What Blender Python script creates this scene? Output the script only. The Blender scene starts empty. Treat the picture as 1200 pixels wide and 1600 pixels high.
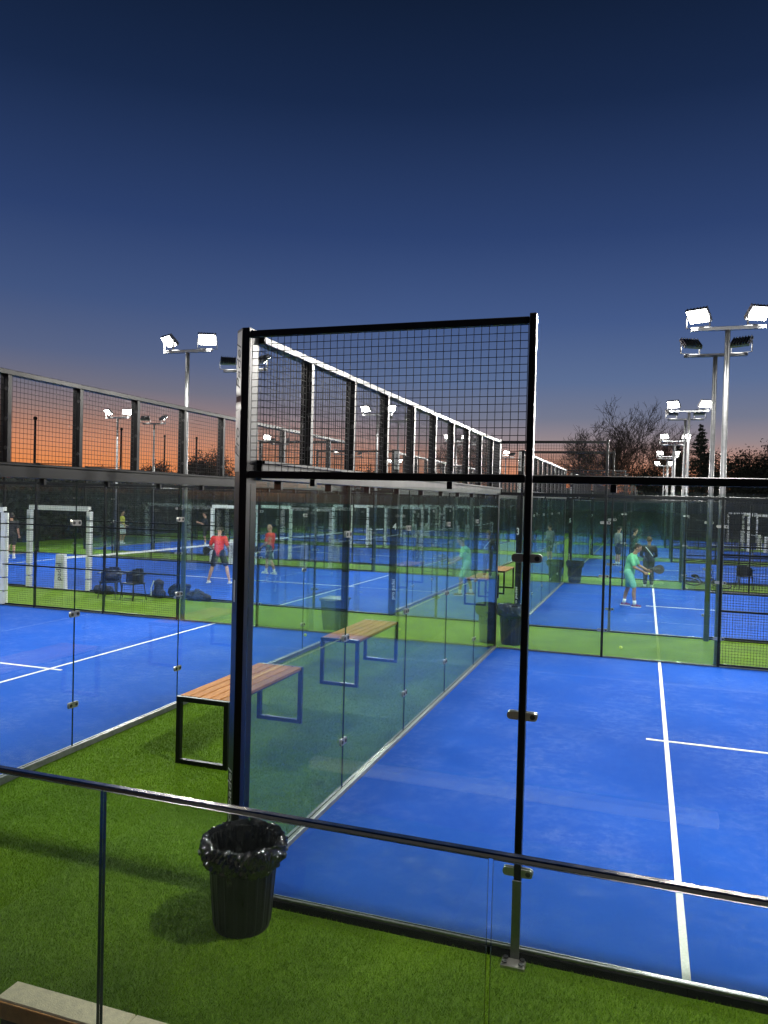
import bpy, bmesh, math, random
import numpy as np
from mathutils import Vector, Matrix

random.seed(7)
rng = np.random.default_rng(7)
SC = bpy.context.scene
COL = SC.collection
PI = math.pi
rad = math.radians

# ------------------------------------------------------------------ camera
F_PX, CAM = 1206.0, Vector((2.7015, -4.9082, 2.8587))
YAW, PITCH, ROLL = -0.3267, 0.0184, 0.0254
cd = bpy.data.cameras.new('camera')
cam = bpy.data.objects.new('camera', cd)
COL.objects.link(cam)
cd.sensor_fit = 'VERTICAL'
cd.sensor_height = 36.0
cd.sensor_width = 27.0
cd.lens = F_PX / 1600.0 * 36.0
cd.clip_start = 0.05
cd.clip_end = 3000
_r = Vector((math.cos(YAW), -math.sin(YAW), 0))
_f0 = Vector((math.sin(YAW), math.cos(YAW), 0))
_u0 = Vector((0, 0, 1))
_fw = _f0 * math.cos(PITCH) - _u0 * math.sin(PITCH)
_up = _u0 * math.cos(PITCH) + _f0 * math.sin(PITCH)
_X = _r * math.cos(ROLL) + _up * math.sin(ROLL)
_Y = _up * math.cos(ROLL) - _r * math.sin(ROLL)
_Z = -_fw
cam.matrix_world = Matrix(((_X.x, _Y.x, _Z.x, CAM.x), (_X.y, _Y.y, _Z.y, CAM.y), (_X.z, _Y.z, _Z.z, CAM.z), (0, 0, 0, 1)))
SC.camera = cam

# ------------------------------------------------------------------ render / exposure
vs = SC.view_settings
vs.view_transform = 'Standard'
vs.look = 'None'
vs.exposure = 0.0
vs.gamma = 1.0
vs.use_curve_mapping = False
SC.render.engine = 'CYCLES'
cy = SC.cycles
cy.max_bounces = 8
cy.diffuse_bounces = 3
cy.glossy_bounces = 4
cy.transmission_bounces = 4
cy.transparent_max_bounces = 90
cy.sample_clamp_indirect = 4.0
cy.caustics_reflective = False
cy.caustics_refractive = False
cy.use_denoising = True
cy.adaptive_threshold = 0.02
LAMP_W = 1750.0      # power of one floodlight head

# ------------------------------------------------------------------ dusk sky
SUN_AZ = Vector((-0.80, 0.60))     # direction of the set sun (x, y)
w = bpy.data.worlds.new('World')
SC.world = w
w.use_nodes = True
wn, wl = w.node_tree.nodes, w.node_tree.links
wn.clear()


def lin(r, g, b):
    f = lambda c: (c / 255 / 12.92) if c / 255 <= 0.04045 else ((c / 255 + 0.055) / 1.055) ** 2.4
    return (f(r), f(g), f(b), 1)


def ramp(nodes, stops):
    n = nodes.new('ShaderNodeValToRGB')
    e = n.color_ramp.elements
    while len(e) < len(stops):
        e.new(0.5)
    for k, (p, c) in enumerate(stops):
        e[k].position = p
        e[k].color = c
    return n


tc = wn.new('ShaderNodeTexCoord')
nrm = wn.new('ShaderNodeVectorMath'); nrm.operation = 'NORMALIZE'
wl.new(tc.outputs['Generated'], nrm.inputs[0])
sep = wn.new('ShaderNodeSeparateXYZ')
wl.new(nrm.outputs[0], sep.inputs[0])
warm = ramp(wn, [(0.0, lin(234, 138, 74)), (0.036, lin(232, 142, 84)), (0.06, lin(216, 141, 102)), (0.08, lin(184, 131, 108)),
                 (0.10, lin(150, 124, 119)), (0.125, lin(116, 112, 124)), (0.165, lin(88, 99, 131)), (0.23, lin(65, 84, 126)),
                 (0.32, lin(44, 64, 109)), (0.45, lin(25, 42, 75)), (0.56, lin(15, 28, 51)), (1.0, lin(7, 13, 28))])
cool = ramp(wn, [(0.0, lin(226, 132, 78)), (0.03, lin(216, 140, 100)), (0.052, lin(192, 143, 124)), (0.076, lin(150, 136, 140)),
                 (0.105, lin(116, 121, 142)), (0.15, lin(91, 110, 148)), (0.22, lin(68, 90, 137)), (0.32, lin(45, 66, 112)),
                 (0.45, lin(25, 42, 76)), (0.56, lin(15, 28, 51)), (1.0, lin(7, 13, 28))])
back = ramp(wn, [(0.0, lin(26, 30, 50)), (0.1, lin(28, 34, 58)), (0.2, lin(26, 35, 64)), (0.32, lin(22, 33, 64)),
                 (0.5, lin(12, 22, 47)), (1.0, lin(5, 10, 26))])
for rp in (warm, cool, back):
    wl.new(sep.outputs['Z'], rp.inputs[0])
dt = wn.new('ShaderNodeVectorMath'); dt.operation = 'DOT_PRODUCT'
wl.new(nrm.outputs[0], dt.inputs[0])
dt.inputs[1].default_value = (SUN_AZ.x, SUN_AZ.y, 0)
m1 = wn.new('ShaderNodeMapRange'); m1.inputs[1].default_value = 0.78; m1.inputs[2].default_value = 1.0
m2 = wn.new('ShaderNodeMapRange'); m2.inputs[1].default_value = -0.5; m2.inputs[2].default_value = 0.35
wl.new(dt.outputs['Value'], m1.inputs[0])
wl.new(dt.outputs['Value'], m2.inputs[0])
mxa = wn.new('ShaderNodeMixRGB'); mxb = wn.new('ShaderNodeMixRGB')
wl.new(m1.outputs[0], mxa.inputs[0]); wl.new(cool.outputs[0], mxa.inputs[1]); wl.new(warm.outputs[0], mxa.inputs[2])
wl.new(m2.outputs[0], mxb.inputs[0]); wl.new(back.outputs[0], mxb.inputs[1]); wl.new(mxa.outputs[0], mxb.inputs[2])
bg = wn.new('ShaderNodeBackground'); bg.inputs[1].default_value = 1.0
wo = wn.new('ShaderNodeOutputWorld')
wl.new(mxb.outputs[0], bg.inputs[0]); wl.new(bg.outputs[0], wo.inputs[0])

# the last afterglow of the sun, just on the horizon
sl = bpy.data.lights.new('sun', 'SUN')
sl.energy = 0.04
sl.angle = rad(12)
sl.color = (1.0, 0.6, 0.4)
so = bpy.data.objects.new('sun', sl)
COL.objects.link(so)
so.rotation_euler = Vector((SUN_AZ.x, SUN_AZ.y, 0.04)).to_track_quat('Z', 'Y').to_euler()


# ------------------------------------------------------------------ materials
def newmat(name):
    m = bpy.data.materials.new(name)
    m.use_nodes = True
    nt = m.node_tree
    return m, nt.nodes, nt.links, nt.nodes['Principled BSDF']


def noise(n, l, scale, detail=3, rough=0.55, coord='pos', stretch=None):
    if coord == 'pos':
        g = n.new('ShaderNodeNewGeometry').outputs['Position']
    else:
        g = n.new('ShaderNodeTexCoord').outputs['Object']
    if stretch:
        mp = n.new('ShaderNodeMapping')
        mp.inputs['Scale'].default_value = stretch
        l.new(g, mp.inputs[0]); g = mp.outputs[0]
    t = n.new('ShaderNodeTexNoise')
    t.inputs['Scale'].default_value = scale
    t.inputs['Detail'].default_value = detail
    t.inputs['Roughness'].default_value = rough
    l.new(g, t.inputs['Vector'])
    return t.outputs[0]


def simple(name, col, rough=0.5, metal=0.0, var=0.25, scale=9.0, bump=0.0, bscale=60, coord='obj', spec=0.5):
    m, n, l, p = newmat(name)
    t = noise(n, l, scale, 4, coord=coord)
    r = ramp(n, [(0.3, tuple(c * (1 - var) for c in col) + (1,)), (0.7, tuple(min(1, c * (1 + var)) for c in col) + (1,))])
    l.new(t, r.inputs[0]); l.new(r.outputs[0], p.inputs['Base Color'])
    p.inputs['Metallic'].default_value = metal
    p.inputs['Specular IOR Level'].default_value = spec
    rr = n.new('ShaderNodeMapRange')
    rr.inputs[3].default_value = max(0.02, rough - 0.08); rr.inputs[4].default_value = min(1, rough + 0.1)
    l.new(t, rr.inputs[0]); l.new(rr.outputs[0], p.inputs['Roughness'])
    if bump > 0:
        b = n.new('ShaderNodeBump'); b.inputs['Strength'].default_value = bump; b.inputs['Distance'].default_value = 0.01
        l.new(noise(n, l, bscale, 4, coord=coord), b.inputs['Height']); l.new(b.outputs[0], p.inputs['Normal'])
    return m


M = {}
M['steel'] = simple('black_painted_steel', (0.004, 0.0043, 0.0047), 0.34, var=0.3, scale=5, spec=0.22)
M['wire'] = simple('black_wire', (0.022, 0.022, 0.023), 0.4, var=0.1)
M['galv'] = simple('galvanised_steel', (0.20, 0.205, 0.21), 0.4, metal=0.8, var=0.15, scale=14)
M['alu'] = simple('aluminium_channel', (0.24, 0.245, 0.25), 0.45, metal=0.6, var=0.2, scale=20)
M['chrome'] = simple('polished_stainless', (0.62, 0.59, 0.55), 0.13, metal=1.0, var=0.08, scale=30)
M['plate'] = simple('steel_clamp_plate', (0.42, 0.40, 0.36), 0.3, metal=0.7, var=0.1)
M['bolt'] = simple('dark_bolt', (0.05, 0.05, 0.05), 0.4, metal=0.6)
M['pad'] = simple('white_padding', (0.78, 0.78, 0.74), 0.6, var=0.07, scale=12, bump=0.25, bscale=18)
M['line'] = simple('white_turf_line', (0.72, 0.72, 0.66), 0.9, var=0.14, scale=90, coord='pos', bump=0.3, bscale=500)
M['paint'] = simple('white_lettering', (0.8, 0.8, 0.8), 0.5, var=0.03)
M['greypaint'] = simple('grey_lettering', (0.02, 0.02, 0.02), 0.5, var=0.03)
M['post_sheen'] = simple('painted_post_sheen', (0.34, 0.34, 0.33), 0.4, var=0.08)  # pale colour stands in for lamplight reflected on the glossy corner posts
M['net'] = simple('black_net_cord', (0.015, 0.015, 0.016), 0.8)
M['binp'] = simple('black_bin_plastic', (0.006, 0.006, 0.006), 0.45, var=0.2, scale=20, bump=0.05)
M['bag'] = simple('black_bin_liner', (0.004, 0.004, 0.004), 0.12, var=0.1, bump=0.5, bscale=30, spec=0.9)
M['greenbin'] = simple('dark_green_plastic', (0.012, 0.03, 0.016), 0.45, var=0.15)
M['chairp'] = simple('dark_chair_plastic', (0.009, 0.01, 0.012), 0.45, var=0.15)
M['cloth_bag'] = simple('black_bag_fabric', (0.006, 0.0065, 0.008), 0.75, var=0.35, bump=0.3, bscale=40)
M['rubber'] = simple('black_rubber', (0.012, 0.012, 0.012), 0.7)
M['bikep'] = simple('bike_frame_paint', (0.02, 0.02, 0.022), 0.3)
M['stone'] = simple('cream_stone', (0.82, 0.72, 0.48), 0.8, var=0.12, scale=30, bump=0.3, bscale=120, coord='pos')
M['warm_lit_edge'] = simple('painted_warm_light', (0.72, 0.36, 0.11), 0.75, var=0.2, scale=14, bump=0.2, coord='pos')  # orange colour stands in for warm building light on the stone front
M['earthwall'] = simple('brown_wall', (0.09, 0.06, 0.045), 0.9, var=0.3, scale=12, bump=0.5, coord='pos')
M['paving'] = simple('terrace_paving', (0.3, 0.28, 0.25), 0.7, var=0.15, scale=8, coord='pos')
M['slab'] = simple('dark_slab_edge', (0.009, 0.009, 0.009), 0.8, var=0.2, spec=0.15)
M['bark'] = simple('dark_bark', (0.04, 0.032, 0.026), 0.9, var=0.3, scale=3)
M['leaf'] = simple('dark_evergreen_leaves', (0.007, 0.011, 0.007), 0.75, var=0.5, scale=1.5, coord='pos')
M['conifer'] = simple('dark_conifer_needles', (0.012, 0.02, 0.013), 0.8, var=0.5, scale=2, coord='pos')
M['earth'] = simple('dark_field', (0.03, 0.045, 0.02), 0.95, var=0.4, scale=0.3, coord='pos')
M['ball'] = simple('yellow_ball_felt', (0.62, 0.72, 0.10), 0.9, var=0.1, bump=0.3, bscale=200)
M['racket'] = simple('black_racket', (0.015, 0.015, 0.016), 0.4)
M['lens_dark'] = simple('dark_lens', (0.02, 0.02, 0.02), 0.1)


def mat_blue():
    m, n, l, p = newmat('blue_court_turf')
    fine = noise(n, l, 260, 3, 0.7)
    r = ramp(n, [(0.3, (0.002, 0.038, 0.25, 1)), (0.72, (0.006, 0.094, 0.54, 1))])
    l.new(fine, r.inputs[0])
    # white sand left lying in drifts and specks between the fibres
    def band(sc, lo, hi, det=5, ro=0.7, base=0.0):
        q = n.new('ShaderNodeMapRange'); q.inputs[1].default_value = lo; q.inputs[2].default_value = hi
        q.inputs[3].default_value = base
        l.new(noise(n, l, sc, det, ro), q.inputs[0])
        return q.outputs[0]

    def mul(a_, b_):
        q = n.new('ShaderNodeMath'); q.operation = 'MULTIPLY'
        l.new(a_, q.inputs[0])
        if isinstance(b_, float):
            q.inputs[1].default_value = b_
        else:
            l.new(b_, q.inputs[1])
        return q.outputs[0]
    drift = mul(mul(band(0.9, 0.42, 0.66, 4, 0.6, 0.12), band(7, 0.44, 0.66, 6, 0.75, 0.15)), band(130, 0.46, 0.66, 4, 0.8))
    mx = n.new('ShaderNodeMixRGB'); mx.inputs[2].default_value = (0.45, 0.55, 0.72, 1)
    l.new(mul(drift, 0.5), mx.inputs[0]); l.new(r.outputs[0], mx.inputs[1])
    # broad worn tone
    wv = noise(n, l, 0.35, 3, 0.5)
    wr = ramp(n, [(0.3, (0.84, 0.84, 0.88, 1)), (0.7, (1.1, 1.08, 1.04, 1))])
    l.new(wv, wr.inputs[0])
    ml = n.new('ShaderNodeMixRGB'); ml.blend_type = 'MULTIPLY'; ml.inputs[0].default_value = 1
    l.new(mx.outputs[0], ml.inputs[1]); l.new(wr.outputs[0], ml.inputs[2])
    l.new(ml.outputs[0], p.inputs['Base Color'])
    p.inputs['Roughness'].default_value = 0.85
    p.inputs['Specular IOR Level'].default_value = 0.08
    b = n.new('ShaderNodeBump'); b.inputs['Strength'].default_value = 0.5; b.inputs['Distance'].default_value = 0.006
    l.new(noise(n, l, 420, 2), b.inputs['Height']); l.new(b.outputs[0], p.inputs['Normal'])
    return m


def mat_green(name, k=1.0, bump=True):
    m, n, l, p = newmat(name)
    fine = noise(n, l, 150, 4, 0.75)
    r = ramp(n, [(0.28, (0.026 * k, 0.058 * k, 0.001, 1)), (0.5, (0.104 * k, 0.206 * k, 0.003, 1)), (0.75, (0.210 * k, 0.370 * k, 0.006, 1))])
    l.new(fine, r.inputs[0])
    big = noise(n, l, 1.1, 4, 0.6)
    wr = ramp(n, [(0.3, (0.72, 0.76, 0.7, 1)), (0.7, (1.15, 1.1, 1.0, 1))])
    l.new(big, wr.inputs[0])
    ml = n.new('ShaderNodeMixRGB'); ml.blend_type = 'MULTIPLY'; ml.inputs[0].default_value = 1
    l.new(r.outputs[0], ml.inputs[1]); l.new(wr.outputs[0], ml.inputs[2])
    l.new(ml.outputs[0], p.inputs['Base Color'])
    p.inputs['Roughness'].default_value = 0.8
    p.inputs['Specular IOR Level'].default_value = 0.2
    if bump:
        b = n.new('ShaderNodeBump'); b.inputs['Strength'].default_value = 0.8; b.inputs['Distance'].default_value = 0.015
        l.new(noise(n, l, 190, 3, 0.7), b.inputs['Height']); l.new(b.outputs[0], p.inputs['Normal'])
    return m


def mat_glass(name, tint=(0.925, 0.965, 0.955), dirt=0.005, f0=0.04):
    """thin pane: light passes straight, Fresnel mirror reflection on each face, a little dust"""
    m, n, l, p = newmat(name)
    n.remove(p)
    out = n['Material Output']
    tr = n.new('ShaderNodeBsdfTransparent'); tr.inputs[0].default_value = tint + (1,)
    gl = n.new('ShaderNodeBsdfAnisotropic') if False else n.new('ShaderNodeBsdfGlossy')
    gl.inputs['Roughness'].default_value = 0.0
    gl.inputs['Color'].default_value = (0.95, 1, 0.98, 1)
    g = n.new('ShaderNodeNewGeometry')
    d = n.new('ShaderNodeVectorMath'); d.operation = 'DOT_PRODUCT'
    l.new(g.outputs['Normal'], d.inputs[0]); l.new(g.outputs['Incoming'], d.inputs[1])
    ab = n.new('ShaderNodeMath'); ab.operation = 'ABSOLUTE'
    l.new(d.outputs['Value'], ab.inputs[0])
    om = n.new('ShaderNodeMath'); om.operation = 'SUBTRACT'; om.inputs[0].default_value = 1
    l.new(ab.outputs[0], om.inputs[1])
    pw = n.new('ShaderNodeMath'); pw.operation = 'POWER'; pw.inputs[1].default_value = 5
    l.new(om.outputs[0], pw.inputs[0])
    ma = n.new('ShaderNodeMath'); ma.operation = 'MULTIPLY_ADD'
    ma.inputs[1].default_value = 1 - f0; ma.inputs[2].default_value = f0
    l.new(pw.outputs[0], ma.inputs[0])
    mix = n.new('ShaderNodeMixShader')
    l.new(ma.outputs[0], mix.inputs[0]); l.new(tr.outputs[0], mix.inputs[1]); l.new(gl.outputs[0], mix.inputs[2])
    # dust film
    df = n.new('ShaderNodeBsdfDiffuse'); df.inputs[0].default_value = (0.55, 0.6, 0.58, 1)
    tl = n.new('ShaderNodeBsdfTranslucent'); tl.inputs[0].default_value = (0.55, 0.6, 0.58, 1)
    ds = n.new('ShaderNodeMixShader')
    l.new(df.outputs[0], ds.inputs[1]); l.new(tl.outputs[0], ds.inputs[2])
    nz = noise(n, l, 5, 6, 0.7, stretch=(1, 1, 0.35))
    nr = n.new('ShaderNodeMapRange'); nr.inputs[1].default_value = 0.35; nr.inputs[2].default_value = 0.75
    nr.inputs[3].default_value = dirt * 0.15; nr.inputs[4].default_value = dirt
    l.new(nz, nr.inputs[0])
    m2 = n.new('ShaderNodeMixShader')
    l.new(nr.outputs[0], m2.inputs[0]); l.new(mix.outputs[0], m2.inputs[1]); l.new(ds.outputs[0], m2.inputs[2])
    l.new(m2.outputs[0], out.inputs[0])
    return m


def mat_wood():
    m, n, l, p = newmat('oiled_pine_planks')
    t = noise(n, l, 6, 5, 0.6, coord='obj', stretch=(14, 1, 14))
    oi = n.new('ShaderNodeObjectInfo')
    r = ramp(n, [(0.25, (0.22, 0.070, 0.016, 1)), (0.55, (0.43, 0.170, 0.044, 1)), (0.8, (0.60, 0.285, 0.092, 1))])
    l.new(t, r.inputs[0])
    hs = n.new('ShaderNodeHueSaturation')
    mr = n.new('ShaderNodeMapRange'); mr.inputs[3].default_value = 0.8; mr.inputs[4].default_value = 1.2
    l.new(oi.outputs['Random'], mr.inputs[0]); l.new(mr.outputs[0], hs.inputs['Value'])
    l.new(r.outputs[0], hs.inputs['Color']); l.new(hs.outputs[0], p.inputs['Base Color'])
    p.inputs['Roughness'].default_value = 0.7
    p.inputs['Specular IOR Level'].default_value = 0.15
    return m


def mat_emit(name, col, s):
    m, n, l, p = newmat(name)
    p.inputs['Base Color'].default_value = (0.8, 0.8, 0.8, 1)
    p.inputs['Emission Color'].default_value = col + (1,)
    p.inputs['Emission Strength'].default_value = s
    return m


M['blue'] = mat_blue()
M['green'] = mat_green('green_artificial_turf')
M['blade'] = mat_green('green_turf_fibres', 1.35, False)
M['glass'] = mat_glass('court_glass')
M['rail_glass'] = mat_glass('balustrade_glass', (0.955, 0.98, 0.97), 0.003)
M['edge'] = simple('green_glass_edge', (0.012, 0.024, 0.022), 0.2, var=0.1)
M['wood'] = mat_wood()
M['lens'] = mat_emit('lit_floodlight_lens', (1.0, 0.97, 0.9), 45.0)


# ------------------------------------------------------------------ mesh helpers
class MB:
    def __init__(s):
        s.v, s.f, s.mi = [], [], []

    def add(s, vs_, fs, mi=0):
        o = len(s.v)
        s.v += [tuple(p) for p in vs_]
        s.f += [tuple(i + o for i in q) for q in fs]
        s.mi += [mi] * len(fs)
        return s

    def box(s, x0, x1, y0, y1, z0, z1, mi=0, M_=None):
        vs_ = [Vector(p) for p in ((x0, y0, z0), (x1, y0, z0), (x1, y1, z0), (x0, y1, z0), (x0, y0, z1), (x1, y0, z1), (x1, y1, z1), (x0, y1, z1))]
        if M_ is not None:
            vs_ = [M_ @ p for p in vs_]
        return s.add(vs_, [(0, 3, 2, 1), (4, 5, 6, 7), (0, 1, 5, 4), (1, 2, 6, 5), (2, 3, 7, 6), (3, 0, 4, 7)], mi)

    def prism(s, poly, z0, z1, mi=0):
        n = len(poly)
        vs_ = [(x, y, z0) for x, y in poly] + [(x, y, z1) for x, y in poly]
        fs = [tuple(reversed(range(n))), tuple(range(n, 2 * n))] + [(i, (i + 1) % n, n + (i + 1) % n, n + i) for i in range(n)]
        return s.add(vs_, fs, mi)

    def tube(s, pts, radii, n=8, mi=0, caps=True):
        pts = [Vector(p) for p in pts]
        if not hasattr(radii, '__len__'):
            radii = [radii] * len(pts)
        rings, prev = [], None
        for i, p in enumerate(pts):
            d = (pts[min(i + 1, len(pts) - 1)] - pts[max(i - 1, 0)])
            d = d.normalized() if d.length > 1e-9 else Vector((0, 0, 1))
            if prev is None:
                a = d.cross(Vector((0, 0, 1)))
                if a.length < 0.05:
                    a = d.cross(Vector((0, 1, 0)))
            else:
                a = prev - d * prev.dot(d)
            a.normalize(); prev = a
            b = d.cross(a)
            rings.append([p + (a * math.cos(2 * PI * k / n) + b * math.sin(2 * PI * k / n)) * radii[i] for k in range(n)])
        vs_ = [q for r_ in rings for q in r_]
        fs = []
        for i in range(len(pts) - 1):
            for k in range(n):
                fs.append((i * n + k, i * n + (k + 1) % n, (i + 1) * n + (k + 1) % n, (i + 1) * n + k))
        if caps:
            fs.append(tuple(reversed(range(n))))
            fs.append(tuple(range((len(pts) - 1) * n, len(pts) * n)))
        return s.add(vs_, fs, mi)

    def ball(s, c, r, n=12, m=8, mi=0, M_=None):
        if not hasattr(r, '__len__'):
            r = (r, r, r)
        vs_ = []
        for j in range(m + 1):
            th = PI * j / m
            for k in range(n):
                ph = 2 * PI * k / n
                q = Vector((r[0] * math.sin(th) * math.cos(ph), r[1] * math.sin(th) * math.sin(ph), r[2] * math.cos(th)))
                if M_ is not None:
                    q = M_ @ q
                vs_.append(Vector(c) + q)
        fs = [(j * n + k, (j + 1) * n + k, (j + 1) * n + (k + 1) % n, j * n + (k + 1) % n) for j in range(m) for k in range(n)]
        return s.add(vs_, fs, mi)

    def cap(s, p0, r0, p1, r1, n=12):
        s.tube([p0, p1], [r0, r1], n)
        s.ball(p0, r0, n, 8); s.ball(p1, r1, n, 8)
        return s

    def lathe(s, prof, n=32, mod=None, mi=0):
        vs_ = []
        for r, z in prof:
            for k in range(n):
                a = 2 * PI * k / n
                rr = r * (mod(a, z) if mod else 1)
                vs_.append((rr * math.cos(a), rr * math.sin(a), z))
        fs = [(j * n + k, j * n + (k + 1) % n, (j + 1) * n + (k + 1) % n, (j + 1) * n + k) for j in range(len(prof) - 1) for k in range(n)]
        return s.add(vs_, fs, mi)

    def mesh(s, name, mats, smooth=False):
        me = bpy.data.meshes.new(name)
        me.from_pydata(s.v, [], s.f)
        if not isinstance(mats, (list, tuple)):
            mats = [mats]
        for m in mats:
            me.materials.append(M[m] if isinstance(m, str) else m)
        if len(mats) > 1:
            me.polygons.foreach_set('material_index', s.mi)
        if smooth:
            me.polygons.foreach_set('use_smooth', [True] * len(me.polygons))
        me.update()
        return me


def obj(name, me, parent=None, loc=(0, 0, 0), rot=None, kind=None):
    o = bpy.data.objects.new(name, me)
    COL.objects.link(o)
    if parent is not None:
        o.parent = parent
    o.location = loc
    if rot is not None:
        o.rotation_euler = rot
    if kind:
        o['kind'] = kind
    return o


def thing(name, label, cat, loc=(0, 0, 0), rotz=0.0, group=None):
    o = bpy.data.objects.new(name, None)
    COL.objects.link(o)
    o.empty_display_size = 0.2
    o.location = loc
    o.rotation_euler = (0, 0, rotz)
    return tag(o, label, cat, group)


def tag(o, label, cat, group=None):
    o['label'] = label; o['category'] = cat
    if group:
        o['group'] = group
    return o


_cache = {}


def box_mesh(sx, sy, sz, mat, bev=0.004):
    key = ('b', round(sx, 4), round(sy, 4), round(sz, 4), mat, bev)
    if key not in _cache:
        bm = bmesh.new()
        bmesh.ops.create_cube(bm, size=1.0)
        for v in bm.verts:
            v.co = Vector((v.co.x * sx, v.co.y * sy, v.co.z * sz))
        if bev > 0:
            bmesh.ops.bevel(bm, geom=list(bm.edges), offset=min(bev, 0.3 * min(sx, sy, sz)), segments=1, affect='EDGES')
        me = bpy.data.meshes.new('box')
        bm.to_mesh(me); bm.free()
        me.materials.append(M[mat])
        _cache[key] = me
    return _cache[key]


def wbox(name, parent, x0, x1, y0, y1, z0, z1, mat, bev=0.004, kind=None):
    """box given in world coordinates, parented to an unrotated thing"""
    c = Vector(((x0 + x1) / 2, (y0 + y1) / 2, (z0 + z1) / 2))
    if parent is not None:
        c = c - Vector(parent.location)
    return obj(name, box_mesh(abs(x1 - x0), abs(y1 - y0), abs(z1 - z0), mat, bev), parent, c, kind=kind)


def pane_mesh(wd, ht, th=0.012, mat='glass'):
    key = ('p', round(wd, 4), round(ht, 4), th, mat)
    if key not in _cache:
        b = MB()
        b.box(-wd / 2, wd / 2, -th / 2, th / 2, 0, ht)
        b.mi = [1, 1, 0, 1, 0, 1]
        _cache[key] = b.mesh('pane', [mat, 'edge'])
    return _cache[key]


def wire_mesh(wd, ht, sp=0.05, r=0.0023):
    key = ('w', round(wd, 3), round(ht, 3), sp, r)
    if key not in _cache:
        b = MB()
        nx, nz = max(1, round(wd / sp)), max(1, round(ht / sp))
        for i in range(nx + 1):
            x = -wd / 2 + wd * i / nx
            b.tube([(x, 0, 0), (x, 0, ht)], r, 4, caps=False)
        for j in range(nz + 1):
            z = ht * j / nz
            b.tube([(-wd / 2, 2 * r, z), (wd / 2, 2 * r, z)], r, 4, caps=False)
        _cache[key] = b.mesh('wire_mesh', 'wire')
    return _cache[key]


def text_mesh(s, size, mat, shear=0.0, extrude=0.0008, weight=0.0):
    key = ('t', s, size, mat, shear)
    if key not in _cache:
        cu = bpy.data.curves.new('text', 'FONT')
        cu.body = s; cu.size = size; cu.shear = shear; cu.extrude = extrude; cu.offset = weight
        cu.align_x = 'CENTER'; cu.align_y = 'CENTER'
        o = bpy.data.objects.new('tmp', cu)
        COL.objects.link(o)
        dg = bpy.context.evaluated_depsgraph_get()
        me = bpy.data.meshes.new_from_object(o.evaluated_get(dg))
        bpy.data.objects.remove(o)
        me.materials.clear(); me.materials.append(M[mat])
        _cache[key] = me
    return _cache[key]


def remeshed(mb, name, mat, voxel=0.012, smooth=6, crumple=0.0, seed=0):
    me0 = mb.mesh('tmp', mat)
    o = bpy.data.objects.new('tmp', me0)
    COL.objects.link(o)
    md = o.modifiers.new('r', 'REMESH'); md.mode = 'VOXEL'; md.voxel_size = voxel; md.use_smooth_shade = True
    if smooth:
        sm = o.modifiers.new('s', 'SMOOTH'); sm.iterations = smooth; sm.factor = 0.5
    if crumple:
        tx = bpy.data.textures.new('c', 'CLOUDS'); tx.noise_scale = 0.09; tx.noise_depth = 3
        dm = o.modifiers.new('d', 'DISPLACE'); dm.texture = tx; dm.strength = crumple; dm.texture_coords = 'GLOBAL'
        o.location = (seed * 3.7, seed * 1.3, 0)
        bpy.context.view_layer.update()
    dg = bpy.context.evaluated_depsgraph_get()
    me = bpy.data.meshes.new_from_object(o.evaluated_get(dg))
    bpy.data.objects.remove(o)
    me.name = name
    me.materials.clear(); me.materials.append(M[mat] if isinstance(mat, str) else mat)
    me.polygons.foreach_set('use_smooth', [True] * len(me.polygons))
    return me


def on_ground(px, py, z=0.0):
    """photo pixel (1200 x 1600) -> point on the plane at height z"""
    a, b = px - 600, py - 800
    u = a * math.cos(ROLL) + b * math.sin(ROLL)
    v = -a * math.sin(ROLL) + b * math.cos(ROLL)
    d = _r * (u / F_PX) - _up * (v / F_PX) + _fw
    t = (z - CAM.z) / d.z
    return CAM + d * t


# ------------------------------------------------------------------ layout
AISLE = 3.19          # green aisle between the two columns of courts
PITCHY = 13.04        # one court and the gap behind it
ROWS = 5
ORD = ['first', 'second', 'third', 'fourth', 'fifth']


def gz(y):            # height of the green turf: it falls a little towards the terrace
    return float(np.interp(y, [-0.8, -0.1, 1.5], [-0.085, -0.055, -0.016]))


# ground that reaches the horizon
g = MB().add([(-900, -300, -0.14), (900, -300, -0.14), (900, 1500, -0.14), (-900, 1500, -0.14)], [(0, 1, 2, 3)])
obj('ground', g.mesh('ground', 'earth'), kind='structure')
tb = MB()
ys = [-3.2, -0.8, -0.1, 1.5, 70.0]
for i in range(4):
    y0, y1 = ys[i], ys[i + 1]
    tb.add([(-29, y0, gz(y0)), (27, y0, gz(y0)), (27, y1, gz(y1)), (-29, y1, gz(y1))], [(0, 1, 2, 3)])
obj('turf', tb.mesh('turf', 'green'), kind='structure')

# terrace on which the photographer stands
t = obj('terrace', MB().box(-9, 15, -9.5, -3.2, -0.14, 1.08).mesh('terrace', 'earthwall'), kind='structure')
k = 0
for i in range(6):
    for j in range(3):
        wbox('paving_slab', t, 0.2 + i * 0.9, 1.095 + i * 0.9, -5.9 + j * 0.9, -5.005 + j * 0.9, 1.08, 1.10, 'paving', 0.003)


# ------------------------------------------------------------------ courts
class Court:
    def __init__(s, col, row):
        s.col, s.row = col, row
        s.s = 1 if col == 'right' else -1
        s.X0 = 0.0 if col == 'right' else -AISLE
        s.Y0 = row * PITCHY
        s.name = f'{ORD[row]} blue court on the {col}'

    def x(s, u):
        return s.X0 + s.s * u


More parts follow.
